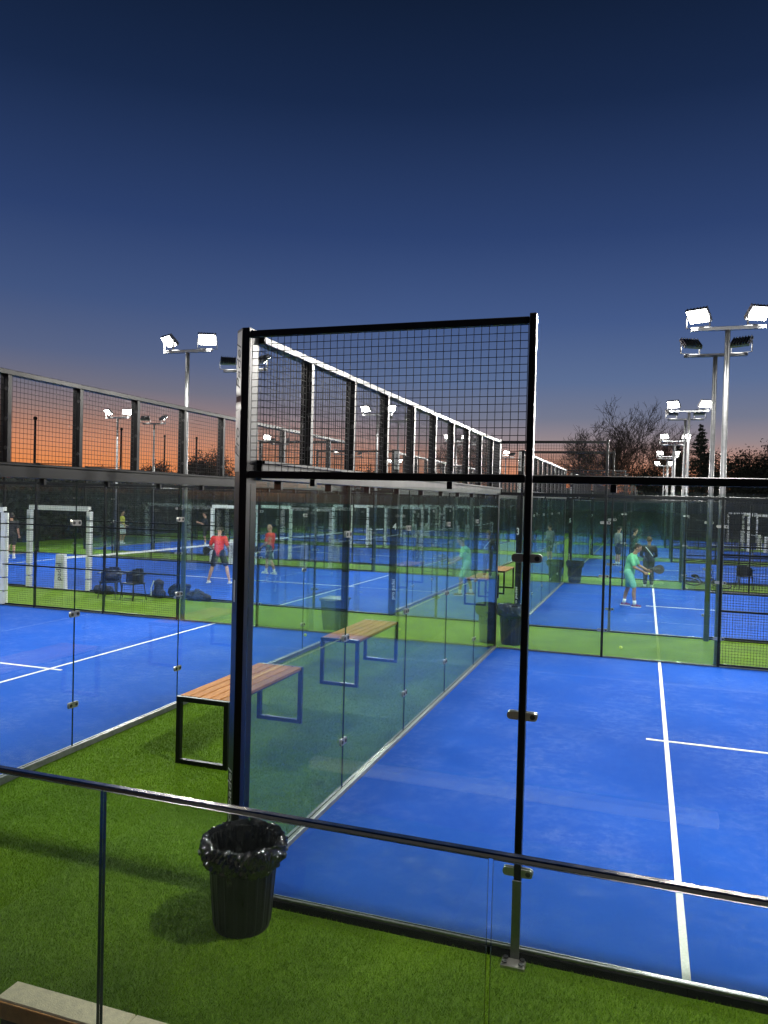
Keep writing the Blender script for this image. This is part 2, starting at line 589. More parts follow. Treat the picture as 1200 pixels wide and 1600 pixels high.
def court_surface(c):
    x0, x1 = sorted((c.x(0), c.x(20)))
    o = obj('court_surface', MB().box(x0, x1, c.Y0, c.Y0 + 10, -0.12, 0.0).mesh('court_surface', 'blue'), kind='structure')
    o['label'] = f'blue turf floor of the {ORD[c.row]} court on the {c.col}'
    for u in (3.02, 16.98):
        wbox('line', o, c.x(u) - 0.025, c.x(u) + 0.025, c.Y0 + 0.03, c.Y0 + 9.97, -0.002, 0.004, 'line', 0)
    a, b = sorted((c.x(2.79), c.x(17.21)))
    wbox('line', o, a, b, c.Y0 + 4.975, c.Y0 + 5.025, -0.002, 0.006, 'line', 0)
    # aluminium channels at the ends, thin dark steel kerbs along the sides
    for u in (0, 20):
        xx = c.x(u)
        wbox('kerb', o, xx - 0.036, xx + 0.036, c.Y0 + 0.02, c.Y0 + 9.98, -0.13, 0.045, 'alu', 0.004)
        if c.row < 2 and u == 0:
            for j in range(20):
                obj('bolt', MBOLT, o, (xx + 0.02 * 0 , c.Y0 + 0.3 + j * 0.5, 0.045))
    for yy in (c.Y0, c.Y0 + 10):
        wbox('kerb', o, min(c.x(0.06), c.x(19.94)), max(c.x(0.06), c.x(19.94)), yy - 0.02, yy + 0.02, 0.003, 0.022, 'alu', 0.003)
        wbox('kerb', o, min(c.x(-0.02), c.x(20.02)), max(c.x(-0.02), c.x(20.02)), yy - 0.03, yy + 0.03, -0.13, 0.002, 'slab', 0.003)
    return o


MBOLT = MB().lathe([(0.0, 0.004), (0.011, 0.004), (0.013, 0.0)], 8).mesh('bolt', 'bolt')
# clamp: two plates joined across a seam, two bolt heads
MCLAMP = MB()
MCLAMP.prism([(0.075 * math.copysign(1, ca) * (0.8 + 0.2 * abs(ca)), 0.032 * sa) for ca, sa in [(math.cos(q), math.sin(q)) for q in [2 * PI * i / 16 + 0.01 for i in range(16)]]], -0.012, 0.012)
MCLAMP = MCLAMP.mesh('clamp', 'plate')
MCB = MB().lathe([(0.0, 0.02), (0.016, 0.02), (0.018, 0.014)], 10).mesh('clamp_bolt', 'bolt')


MTAB = MB().prism([(-0.036, -0.026), (0.02, -0.026), (0.032, -0.020), (0.037, -0.008), (0.037, 0.008), (0.032, 0.020), (0.02, 0.026), (-0.036, 0.026)], -0.004, 0.006).mesh('clamp', 'plate')


def end_wall(c, u, lab, clamps=True):
    xx = c.x(u)
    t = thing('glass_end_wall', lab, 'glass wall', (xx, c.Y0 + 5, 0), 0, 'glass end walls of the courts')
    L = Vector(t.location)
    for j in range(5):
        obj('pane', pane_mesh(1.992 if 0 < j < 4 else 1.93, 2.91), t, Vector((xx, c.Y0 + 1 + 2 * j + (0.03 if j == 0 else -0.03 if j == 4 else 0), 0.046)) - L, (0, 0, PI / 2))
    if clamps:
        for j in range(1, 5):
            for z in (0.5, 1.5, 2.5):
                cl = obj('clamp', MCLAMP, t, Vector((xx, c.Y0 + 2 * j, z)) - L, (PI / 2, 0, PI / 2))
                for dx in (-0.042, 0.042):
                    obj('bolt', MCB, cl, (dx, 0, 0.0))
                    obj('bolt', MCB, cl, (dx, 0, 0.0), (PI, 0, 0))
        for j in range(10):
            wbox('bracket', t, xx - 0.03, xx + 0.03, c.Y0 + 0.5 + j - 0.02, c.Y0 + 0.5 + j + 0.02, 2.90, 2.965, 'steel', 0.003)
    wbox('beam', t, xx - 0.05, xx + 0.05, c.Y0 + 0.12, c.Y0 + 9.88, 2.965, 3.11, 'steel')
    wbox('ledge', t, xx + 0.05 * 1, xx + 0.075, c.Y0 + 0.12, c.Y0 + 9.88, 3.085, 3.107, 'steel', 0.002)
    wbox('top_rail', t, xx - 0.05, xx + 0.05, c.Y0 + 0.12, c.Y0 + 9.88, 3.955, 4.005, 'steel')
    for j in range(1, 10):
        wbox('post', t, xx - 0.048, xx + 0.048, c.Y0 + j - 0.028, c.Y0 + j + 0.028, 3.11, 3.955, 'steel')
        if clamps:
            for z in (3.25, 3.53, 3.82):
                obj('bolt', MCB, t, Vector((xx + 0.03, c.Y0 + j - 0.014, z)) - L, (PI / 2, 0, 0))
    for j in range(10):
        obj('wire_mesh', wire_mesh(0.94, 0.85), t, Vector((xx + 0.0, c.Y0 + 0.5 + j, 3.108)) - L, (0, 0, PI / 2), kind='stuff')
    return t


def corner_mesh(sx, sy):
    key = ('corner', sx, sy)
    if key not in _cache:
        poly = [(0.012, -0.03), (0.012, 0.115), (-0.135, 0.115), (-0.135, 0.06), (-0.045, -0.03)]
        poly = [(x * sx, y * sy) for x, y in poly]
        if sx * sy > 0:
            poly = poly[::-1]
        _cache[key] = MB().prism(poly, -0.10, 4.04).mesh('corner_post', 'steel')
    return _cache[key]


def side_wall(c, far, lab, detail=True, number=None):
    yy = c.Y0 + (10 if far else 0)
    o = 1 if far else -1
    sy = -1 if far else 1           # corner polygon is drawn for the near side
    t = thing('court_side_wall', lab, 'court wall', (c.x(10), yy, 0), 0, 'long side walls of the courts')
    L = Vector(t.location)
    W = lambda n, u0, u1, dy0, dy1, z0, z1, m, b=0.004: wbox(n, t, *sorted((c.x(u0), c.x(u1))), yy + dy0, yy + dy1, z0, z1, m, b)
    # posts
    for u, sg in ((0, 1), (20, -1)):
        cp = obj('corner_post', corner_mesh(c.s * sg, sy), t, Vector((c.x(u), yy, 0)) - L)
        if number and u == 0:
            sx = c.s
            ctr = Vector((-0.09 * sx, 0.015 * sy, 0)) + Vector((-sx, -sy, 0)).normalized() * 0.002
            nrm_ = Vector((-sx, -sy, 0)).normalized()
            zz = Vector((0, 0, 1))
            rt = zz.cross(nrm_)

            def put(me, z, vertical, name):
                X, Y = (zz, -rt) if vertical else (rt, zz)
                ob = obj(name, me, cp)
                ob.matrix_local = Matrix(((X.x, Y.x, nrm_.x, ctr.x), (X.y, Y.y, nrm_.y, ctr.y), (X.z, Y.z, nrm_.z, z), (0, 0, 0, 1)))
            put(text_mesh(number, 0.22, 'paint', weight=0.004), 2.15, False, 'number')
            for za, zb in ((3.02, 3.46), (3.56, 4.02)):
                pl = MB().prism([(-0.048 * sx, -0.03 * sy), (-0.132 * sx, 0.054 * sy), (-0.132 * sx, 0.058 * sy), (-0.1345 * sx, 0.0570 * sy), (-0.0495 * sx, -0.0315 * sy)][:: (1 if sx * sy < 0 else -1)], za, zb)
                obj('sheen_strip', pl.mesh('sheen_strip', 'post_sheen'), cp)  # lamp reflection painted as a pale strip on the upper chamfer
            ctr = ctr + nrm_ * 0.002
            put(text_mesh('Padel', 0.15, 'greypaint', 0.35, weight=-0.001), 3.76, True, 'lettering')
            put(text_mesh('Pro', 0.15, 'greypaint', 0.35, weight=-0.001), 3.22, True, 'lettering')
            put(text_mesh('pro padel', 0.13, 'paint', 0.0), 0.62, True, 'lettering')
    for u in (2, 4, 6, 8, 12, 14, 16, 18):
        zt = 4.04 if u in (2, 18) else 3.03
        W('post', u - 0.022, u + 0.022, -0.03 if not far else -0.03, 0.03, -0.10, zt, 'steel')
        if c.row == 0 and not far:
            bp = W('base_plate', u - 0.075, u + 0.075, -0.135, -0.043, -0.09, -0.034, 'plate')
            for dx in (-0.052, 0.052):
                for dy in (-0.026, 0.026):
                    obj('bolt', MCB, bp, (dx, dy, 0.024))
        else:
            W('base_plate', u - 0.07, u + 0.07, -0.075, 0.075, -0.105, -0.085 if not far else -0.02, 'steel')
        if not far:
            W('base_sleeve', u - 0.028, u + 0.028, -0.042, -0.0305, -0.084, 0.46, 'galv', 0.003)
        if detail and u in (2, 4, 16, 18):
            for z in (0.5, 1.5, 2.5):
                for sd in (-1, 1):
                    for fy in (-1, 1):
                        cl = obj('clamp', MTAB, t, Vector((c.x(u) + sd * 0.058, yy + fy * 0.014, z)) - L, (PI / 2 * (1 if fy < 0 else -1), 0, 0 if sd * 1 > 0 else PI))
                        obj('bolt', MCB, cl, (0.008, 0, -0.010))
    # beams at 3 m, rails at 4 m over the outer panels
    segs = [(0.014, 1.976), (2.024, 3.976), (4.024, 5.976), (6.024, 7.976), (8.024, 11.976), (12.024, 13.976), (14.024, 15.976), (16.024, 17.976), (18.024, 19.986)]
    for a, b in segs:
        W('beam', a, b, -0.025, 0.025, 2.975, 3.025, 'steel')
    for a, b in ((0.014, 1.976), (18.024, 19.986)):
        W('top_rail', a, b, -0.025, 0.025, 3.975, 4.02, 'steel')
        obj('wire_mesh', wire_mesh(1.95, 0.95), t, Vector((c.x((a + b) / 2), yy, 3.025)) - L, kind='stuff')
    for a, b in ((0.03, 1.975), (2.025, 3.975), (16.025, 17.975), (18.025, 19.97)):
        obj('pane', pane_mesh(b - a, 2.91), t, Vector((c.x((a + b) / 2), yy, 0.024)) - L)
        if detail:
            for q in (0.25, 0.75):
                um = a + (b - a) * q
                W('bracket', um - 0.018, um + 0.018, -0.02, 0.02, 2.925, 2.974, 'steel', 0.003)
    # wire mesh panels with rails at 1 m and 2 m
    for a, b in ((4.022, 5.978), (6.022, 7.978), (12.022, 13.978), (14.022, 15.978), (8.022, 8.92), (11.08, 11.978)):
        obj('wire_mesh', wire_mesh(b - a, 2.92), t, Vector((c.x((a + b) / 2), yy, 0.04)) - L, kind='stuff')
        for z in (0.04, 1.0, 2.0):
            W('rail', a, b, -0.02, 0.02, z - 0.016, z + 0.016, 'steel', 0.003)
    # padded doorway across the net
    for u in (8.95, 11.05):
        W('door_post', u - 0.03, u + 0.03, -0.03, 0.03, -0.02, 2.30, 'steel')
        pm = MB()
        zz = 0.0
        while zz < 2.2:
            h = 0.33
            pm.box(-0.062, 0.062, -0.062, 0.062, zz + 0.03, min(2.26, zz + h))
            zz += h
        if 'padv' not in _cache:
            _cache['padv'] = pm.mesh('pad', 'pad')
        obj('pad', _cache['padv'], t, Vector((c.x(u), yy, 0)) - L)
    W('lintel', 8.98, 11.02, -0.03, 0.03, 2.30, 2.36, 'steel')
    if 'padh' not in _cache:
        ph = MB()
        for q in range(6):
            x = -1.05 + q * 0.35
            ph.box(x + 0.008, x + 0.342, -0.062, 0.062, 2.265, 2.395)
        _cache['padh'] = ph.mesh('pad', 'pad')
    obj('pad', _cache['padh'], t, Vector((c.x(10), yy, 0)) - L)
    obj('wire_mesh', wire_mesh(2.06, 0.58), t, Vector((c.x(10), yy, 2.40)) - L, kind='stuff')
    return t


def net(c, lab):
    xx = c.x(10)
    t = thing('padel_net', lab, 'net', (xx, c.Y0 + 5, 0), 0, 'nets across the courts')
    if 'net' not in _cache:
        b = MB()
        r = 0.0022
        for i in range(0, 196):
            y = -4.86 + i * 0.05
            sag = 0.92 - 0.04 * (1 - (y / 4.86) ** 2)
            b.tube([(0, y, 0.02), (0, y, sag - 0.05)], r, 3, caps=False)
        for j in range(18):
            q = j / 17
            b.tube([(0, y, 0.03 + q * ((0.92 - 0.04 * (1 - (y / 4.86) ** 2)) - 0.08)) for y in np.linspace(-4.86, 4.86, 9)], r, 3, caps=False)
        _cache['net'] = b.mesh('net', 'net')
        b2 = MB()
        P_ = []
        for y in np.linspace(-4.84, 4.84, 17):
            sag = 0.92 - 0.04 * (1 - (y / 4.86) ** 2)
            P_.append((y, sag))
        for (ya, za), (yb, zb) in zip(P_, P_[1:]):
            b2.add([(-0.012, ya, za - 0.06), (0.012, ya, za - 0.06), (0.012, ya, za), (-0.012, ya, za), (-0.012, yb, zb - 0.06), (0.012, yb, zb - 0.06), (0.012, yb, zb), (-0.012, yb, zb)],
                   [(0, 1, 5, 4), (1, 2, 6, 5), (2, 3, 7, 6), (3, 0, 4, 7)])
        _cache['band'] = b2.mesh('net_band', 'pad')
        b3 = MB()
        b3.add([(-0.17, -0.08, 0), (0.17, -0.08, 0), (0.17, 0.08, 0), (-0.17, 0.08, 0), (-0.13, -0.07, 1.0), (0.13, -0.07, 1.0), (0.13, 0.07, 1.0), (-0.13, 0.07, 1.0)],
               [(0, 3, 2, 1), (4, 5, 6, 7), (0, 1, 5, 4), (1, 2, 6, 5), (2, 3, 7, 6), (3, 0, 4, 7)])
        _cache['npost'] = b3.mesh('net_post', 'pad')
    obj('mesh', _cache['net'], t, kind='stuff')
    obj('band', _cache['band'], t)
    for sg in (-1, 1):
        p = obj('post', _cache['npost'], t, (0, sg * 4.9, 0))
        tm = text_mesh('padel', 0.24, 'greypaint')
        n = obj('lettering', tm, p)
        n.matrix_local = Matrix(((0, -1, 0, 0), (0, 0, -1, -0.084), (1, 0, 0, 0.5), (0, 0, 0, 1)))
    return t


# ------------------------------------------------------------------ floodlights
POLE = MB().tube([(0, 0, -0.1), (0, 0, 3.0), (0, 0, 6.02)], [0.056, 0.052, 0.045], 14).mesh('pole', 'galv', True)
PBASE = MB().box(-0.14, 0.14, -0.14, 0.14, -0.11, -0.02).mesh('base_plate', 'galv')
PBAR = box_mesh(1.25, 0.07, 0.07, 'galv', 0.006)
_tilt = Matrix.Rotation(rad(-42), 4, 'X')
HB = MB()
HB.box(-0.20, 0.20, -0.15, 0.15, -0.005, 0.045, M_=_tilt)
for q in range(7):
    HB.box(-0.19 + q * 0.06, -0.175 + q * 0.06, -0.14, 0.14, 0.045, 0.085, M_=_tilt)
HEAD = HB.mesh('lamp_head', 'galv')
LENS = MB().box(-0.18, 0.18, -0.13, 0.13, -0.014, -0.005, M_=_tilt).mesh('lens', 'lens')
BRK = MB()
for sx in (-1, 1):
    BRK.box(sx * 0.215 - 0.006, sx * 0.215 + 0.006, -0.02, 0.02, -0.20, 0.02)
BRK.box(-0.22, 0.22, -0.02, 0.02, -0.206, -0.194)
BRK = BRK.mesh('bracket', 'galv')


def floodlight(x, y, face, lab, pair=True, power=1.0):
    """face = -1 or +1: lit side looks to -y or +y, downwards"""
    t = thing('floodlight', lab, 'floodlight', (x, y, 0), 0 if face < 0 else PI, 'floodlight poles beside the courts')
    obj('base_plate', PBASE, t); obj('pole', POLE, t)
    obj('crossbar', PBAR, t, (0, 0, 6.05))
    for sx in (-1, 1):
        h = obj('lamp_head', HEAD, t, (sx * 0.5, 0, 6.29), (0, 0, sx * rad(28)))
        obj('lens', LENS, h); obj('bracket', BRK, h)
        if not pair and sx < 0:
            continue
        li = bpy.data.lights.new('floodlight_beam', 'SPOT')
        li.energy = LAMP_W * power * (1 if pair else 2)
        li.spot_size = rad(140 if power == 1.0 else 118); li.spot_blend = 0.6; li.shadow_soft_size = 0.12
        li.color = (1.0, 0.97, 0.91)
        lo = bpy.data.objects.new('floodlight_beam', li)
        COL.objects.link(lo)
        lo.parent = h
        dirv = Vector((0, -math.sin(rad(46)), -math.cos(rad(46))))
        lo.location = dirv * 0.2
        lo.rotation_euler = (-dirv).to_track_quat('Z', 'Y').to_euler()
    return t


COURTS = [Court(cn, r) for r in range(ROWS) for cn in ('right', 'left')]
for c in COURTS:
    near = 'nearest' if c.row == 0 else ORD[c.row]
    court_surface(c)
    where = {'right': 'right-hand side of the aisle', 'left': 'left-hand side of the aisle'}[c.col]
    end_wall(c, 0, f'glass end wall topped with mesh, {ORD[c.row]} along the {where}', c.row < 2)
    if c.col == 'left':
        end_wall(c, 20, f'far left glass end wall of the {ORD[c.row]} court in the left column', False)
    num = {('right', 0): '1', ('right', 1): '3', ('right', 2): '5', ('left', 1): '4', ('left', 2): '6', ('right', 3): '7', ('left', 3): '8', ('left', 0): '2'}.get((c.col, c.row))
    side_wall(c, False, f'near side wall of glass and mesh of the {ORD[c.row]} court in the {c.col} column', c.row < 2, num)
    side_wall(c, True, f'far side wall of glass and mesh of the {ORD[c.row]} court in the {c.col} column', c.row < 2)
    if not (c.row == 0):
        net(c, f'white banded net across the {ORD[c.row]} court in the {c.col} column')
    for u, ul in ((4, 'inner'), (16, 'outer')):
        floodlight(c.x(u), c.Y0 - 0.2, 1, f'{ul} grey floodlight pole seen from behind, before the {ORD[c.row]} {c.col} court', c.row < 2, 0.88 if c.row == 0 else 1.0)
        floodlight(c.x(u), c.Y0 + 10.2, -1, f'{ul} lit floodlight pole facing the terrace, behind the {ORD[c.row]} {c.col} court', c.row < 2)
for c in COURTS[:2]:
    net(c, f'net across the first court in the {c.col} column, beside the terrace end')


# ------------------------------------------------------------------ benches
def bench(y0, y1, lab):
    x0, x1, zt = -1.95, -1.33, 0.70
    zb = gz(y0)
    t = thing('slatted_bench', lab, 'bench', ((x0 + x1) / 2, (y0 + y1) / 2, zb), 0, 'wooden benches in the green aisle')
    tb_ = 0.05
    for ya in (y0, y1 - tb_):
        yb = ya + tb_
        f = MB()
        f.box(x0, x0 + tb_, ya, yb, zb, zt); f.box(x1 - tb_, x1, ya, yb, zb, zt)
        f.box(x0 + tb_, x1 - tb_, ya, yb, zt - 0.05, zt); f.box(x0 + tb_, x1 - tb_, ya, yb, zb, zb + 0.05)
        f.v = [tuple(Vector(p) - Vector(t.location)) for p in f.v]
        fr = obj('leg_frame', f.mesh('leg_frame', 'steel'), t)
        for xx in (x0 + 0.12, x1 - 0.12):
            obj('bolt', MBOLT, fr, Vector((xx, ya + 0.025, zb + 0.05)) - Vector(t.location))
    nw = 5
    wd = (x1 - x0 - 0.004) / nw
    for i in range(nw):
        wbox('plank', t, x0 + 0.002 + i * wd + 0.007, x0 + 0.002 + (i + 1) * wd - 0.007, y0 + tb_ + 0.002, y1 - tb_ - 0.002, zt - 0.034, zt + 0.002 + 0.001 * (i % 2), 'wood', 0.004)
    wbox('rail', t, x0 + 0.03, x0 + 0.06, y0 + tb_, y1 - tb_, zt - 0.06, zt - 0.036, 'steel', 0.002)
    wbox('rail', t, x1 - 0.06, x1 - 0.03, y0 + tb_, y1 - tb_, zt - 0.06, zt - 0.036, 'steel', 0.002)
    return t


bench(2.12, 3.98, 'nearest wooden slatted bench on black hoop legs, behind the corner post')
bench(5.95, 7.93, 'second wooden slatted bench along the aisle, seen wholly through the glass')
bench(15.85, 17.75, 'third wooden slatted bench along the aisle, beyond the first gap between courts')
bench(18.7, 20.5, 'fourth and farthest wooden slatted bench along the aisle')


# ------------------------------------------------------------------ bins
def bin_meshes():
    ribs = lambda a, z: 1 + (0.018 * (1 if math.sin(a * 20) > 0.2 else -0.4) if 0.03 < z < 0.50 else 0)
    body = MB().lathe([(0.0, 0.0), (0.168, 0.0), (0.172, 0.02), (0.176, 0.05), (0.19, 0.25), (0.205, 0.48), (0.208, 0.50), (0.226, 0.51), (0.228, 0.60), (0.232, 0.615), (0.214, 0.615), (0.19, 0.30), (0.165, 0.03), (0, 0.03)], 120, ribs).mesh('body', 'binp')
    rnd = random.Random(3)
    ph = [(rnd.uniform(0, 6.28), rnd.uniform(0.5, 1)) for _ in range(14)]

    def crump(a, z, j):
        s = 0
        for k_, (p, am) in enumerate(ph):
            s += am * math.sin((5 + 3 * k_) * a + p + z * (20 + 9 * k_) + j * 0.9) / (1.5 + 0.35 * k_)
        return s
    prof = [(0.224, 0.46), (0.240, 0.478), (0.250, 0.50), (0.258, 0.525), (0.262, 0.55), (0.264, 0.575), (0.262, 0.60), (0.258, 0.622), (0.250, 0.638), (0.240, 0.648), (0.229, 0.646), (0.220, 0.63), (0.212, 0.60), (0.198, 0.53), (0.188, 0.42), (0.172, 0.25), (0.15, 0.14), (0.09, 0.11), (0.0, 0.10)]
    n = 170
    rg = random.Random(9)
    vs_, fs = [], []
    for j, (r, z) in enumerate(prof):
        for k_ in range(n):
            a = 2 * PI * k_ / n
            cc = crump(a, z, j)
            am = 0.0075 if j < 13 else 0.012
            if j == 0:
                zz = z + 0.02 * math.sin(3 * a + 1) + 0.006 * cc
            else:
                zz = z + 0.004 * crump(a + 1.3, z, j)
            if j > 16:
                am = 0.004
            rr = max(0, r + am * cc + rg.gauss(0, 0.0035)) if r > 0 else 0
            zz += rg.gauss(0, 0.0045) if j < 12 else 0
            vs_.append((rr * math.cos(a), rr * math.sin(a), zz))
    fs = [(j * n + k_, j * n + (k_ + 1) % n, (j + 1) * n + (k_ + 1) % n, (j + 1) * n + k_) for j in range(len(prof) - 1) for k_ in range(n)]
    bag = MB().add(vs_, fs)
    # knot of the liner at the back
    bm_ = bag.mesh('bag', 'bag')
    kn = MB()
    kn.cap((0.05, 0.235, 0.63), 0.018, (-0.03, 0.25, 0.655), 0.012).cap((0.03, 0.24, 0.64), 0.014, (0.10, 0.245, 0.615), 0.006)
    hd = MB().tube([(0.225, -0.05, 0.545), (0.262, -0.035, 0.55), (0.266, 0.0, 0.55), (0.262, 0.035, 0.55), (0.225, 0.05, 0.545)], 0.011, 8).mesh('handle', 'binp')
    return body, bm_, kn.mesh('knot', 'bag', True), hd


BIN = bin_meshes()


def litter_bin(x, y, rot, lab, sc=1.0):
    t = thing('litter_bin', lab, 'bin', (x, y, gz(y)), rot, 'litter bins beside the courts')
    t.scale = (sc, sc, sc)
    obj('body', BIN[0], t)
    b = obj('liner', BIN[1], t); obj('knot', BIN[2], b)
    for a in (0.3, 0.3 + PI):
        obj('handle', BIN[3], t, rot=(0, 0, a))
    return t


_b = litter_bin(0.185, -0.27, 0.2, 'black ribbed bin with crumpled black liner on the grass at the corner post', 1.08)
_b.scale = (1.10, 1.10, 0.93)
litter_bin(0.22, 10.62, 1.3, 'black lined bin in the gap behind the nearest right court, by post number 3', 1.2)
litter_bin(0.35, 23.6, 2.1, 'black bin beside post number 5, smallest of the lined bins', 1.2)
# green lidded bin behind the left court
t = thing('wheelie_bin', 'dark green lidded bin on the grass behind the nearest left court', 'bin', (-3.62, 10.6, gz(10)))
b = MB().add([(-.19, -.19, 0), (.19, -.19, 0), (.19, .19, 0), (-.19, .19, 0), (-.24, -.24, .62), (.24, -.24, .62), (.24, .24, .62), (-.24, .24, .62)],
             [(0, 3, 2, 1), (4, 5, 6, 7), (0, 1, 5, 4), (1, 2, 6, 5), (2, 3, 7, 6), (3, 0, 4, 7)])
obj('body', b.mesh('body', 'greenbin'), t)
obj('lid', box_mesh(0.53, 0.53, 0.06, 'greenbin', 0.015), t, (0, 0, 0.655))
obj('handle', box_mesh(0.3, 0.03, 0.03, 'greenbin', 0.008), t, (0, -0.275, 0.64))


# ------------------------------------------------------------------ glass balustrade of the terrace
RZ, RY = 2.108, -3.275
t = thing('glass_balustrade', 'glass balustrade with slim stainless handrail in the foreground', 'balustrade', (2.4, RY, 1.1))
wbox('handrail', t, -4.6, 9.4, RY - 0.0105, RY + 0.0105, RZ - 0.0125, RZ, 'chrome', 0.003)
for i in range(-6, 7):
    xs = 1.41 + i * 1.0
    obj('pane', pane_mesh(0.990, 1.0, 0.012, 'rail_glass'), t, Vector((xs + 0.5, RY, 1.092)) - Vector(t.location))
wbox('shoe', t, -4.6, 9.4, RY - 0.05, RY + 0.05, 1.08, 1.16, 'alu', 0.004) if False else None

# low wall with a stone coping on the grass below the terrace
t = thing('low_wall', 'low wall with cream stone coping and warm light painted on its front edge at bottom left', 'wall', (1.2, -1.88, -0.1))
wbox('wall_body', t, -0.24, 3.2, -1.93, -1.80, -0.12, 0.262, 'earthwall', 0.004)
for i in range(5):
    xa = -0.26 + i * 0.72
    wbox('coping_stone', t, xa, xa + 0.717, -1.945, -1.80, 0.264, 0.35, 'stone', 0.006)
    wbox('painted_light_strip', t, xa, xa + 0.717, -1.958, -1.9455, 0.262, 0.345, 'warm_lit_edge', 0.003)  # thin strip that paints the warm light onto the coping's front

# ------------------------------------------------------------------ chairs, bags, bike, balls
def chair(x, y, rot, lab):
    t = thing('plastic_armchair', lab, 'chair', (x, y, gz(y)), rot, 'dark chairs in the gaps between courts')
    obj('seat', box_mesh(0.46, 0.44, 0.035, 'chairp', 0.012), t, (0, 0, 0.44))
    b = MB()
    for i in range(9):
        a0 = PI * (i - 0.5) / 8
        a = PI * i / 8
        b.box(-0.045, 0.045, -0.01, 0.01, 0.45, 0.70 + 0.12 * math.sin(a), M_=Matrix.Translation((0.25 * math.cos(a), 0.02 + 0.22 * math.sin(a), 0)) @ Matrix.Rotation(a + PI / 2, 4, 'Z'))
    obj('backrest', b.mesh('backrest', 'chairp'), t)
    for sx in (-1, 1):
        for sy in (-1, 1):
            obj('leg', MB().tube([(sx * 0.2, sy * 0.18, 0.44), (sx * 0.24, sy * 0.23, 0.0)], [0.016, 0.013], 8).mesh('leg', 'chairp'), t)
    for sx in (-1, 1):
        obj('armrest', box_mesh(0.05, 0.42, 0.03, 'chairp', 0.01), t, (sx * 0.25, -0.02, 0.68))
    return t


chair(-10.85, 12.35, 0.25, 'dark plastic chair holding a jacket, left of the pair by the left court net')
chair(-10.12, 12.35, -0.2, 'dark plastic chair, right of the pair by the left court net')
chair(6.05, 24.75, 0.2, 'dark plastic armchair in the grass gap at the right edge')
b = MB()
b.cap((-0.14, 0, 0.10), 0.10, (0.14, 0.02, 0.12), 0.11).cap((0, 0.1, 0.2), 0.09, (0.1, 0.05, 0.1), 0.1)
tag(obj('jacket', remeshed(b, 'jacket', 'cloth_bag', 0.02, 4, 0.06, 1), None, (-10.82, 12.4, gz(12) + 0.46)), 'dark jacket heaped on the left plastic chair', 'jacket')


def soft(name, lab, cat, loc, caps, cr=0.05, seed=2, group=None):
    b = MB()
    for q in caps:
        b.cap(*q)
    t = thing(name, lab, cat, loc, 0, group)
    t.scale = (0.82, 0.82, 0.82)
    obj('body', remeshed(b, name, 'cloth_bag', 0.022, 4, cr, seed), t)
    return t


p = on_ground(268, 931, -0.03)
t = soft('backpack', 'upright black backpack leaning by a fence post beyond the left court', 'backpack', (p.x, p.y - 0.6, -0.03), [((-0.1, 0, 0.16), 0.15, (0.1, 0, 0.16), 0.15), ((-0.07, 0, 0.5), 0.12, (0.07, 0, 0.5), 0.12), ((0, 0, 0.2), 0.17, (0, 0, 0.5), 0.14)], 0.04, 3)
obj('strap', MB().tube([(-0.2, -0.14, 0.1), (-0.19, -0.16, 0.35), (-0.1, -0.14, 0.6)], 0.018, 6).mesh('strap', 'pad'), t)
p = on_ground(300, 934, -0.03)
t = soft('sports_bag', 'black round sports bag on the grass, left of the two', 'bag', (p.x - 0.15, p.y - 0.35, -0.03), [((-0.22, 0, 0.24), 0.22, (0.12, 0, 0.26), 0.22), ((0.1, 0.05, 0.4), 0.12, (0.3, 0.05, 0.42), 0.08)], 0.07, 4, 'bags beyond the left court')
obj('strap', MB().tube([(-0.3, -0.1, 0.4), (-0.05, -0.22, 0.52), (0.25, -0.1, 0.46)], 0.016, 6).mesh('strap', 'cloth_bag'), t)
t = soft('sports_bag', 'slumped black sports bag on the grass, right of the two', 'bag', (p.x + 0.55, p.y - 0.5, -0.03), [((-0.3, 0, 0.16), 0.17, (0.3, 0, 0.12), 0.13), ((-0.1, 0, 0.28), 0.13, (0.1, 0, 0.22), 0.1)], 0.09, 5, 'bags beyond the left court')
obj('strap', MB().tube([(-0.25, -0.12, 0.28), (0.0, -0.2, 0.36), (0.3, -0.1, 0.2)], 0.016, 6).mesh('strap', 'cloth_bag'), t)
p = on_ground(177, 926, -0.03)
t = soft('sports_bag', 'black bag on the grass beside the left plastic chair', 'bag', (p.x, p.y - 0.45, -0.03), [((-0.2, 0, 0.16), 0.16, (0.25, 0, 0.16), 0.16)], 0.08, 6, 'bags beyond the left court')
obj('handle', MB().tube([(-0.15, 0, 0.3), (0, 0.0, 0.42), (0.15, 0, 0.3)], 0.014, 6).mesh('handle', 'cloth_bag'), t)


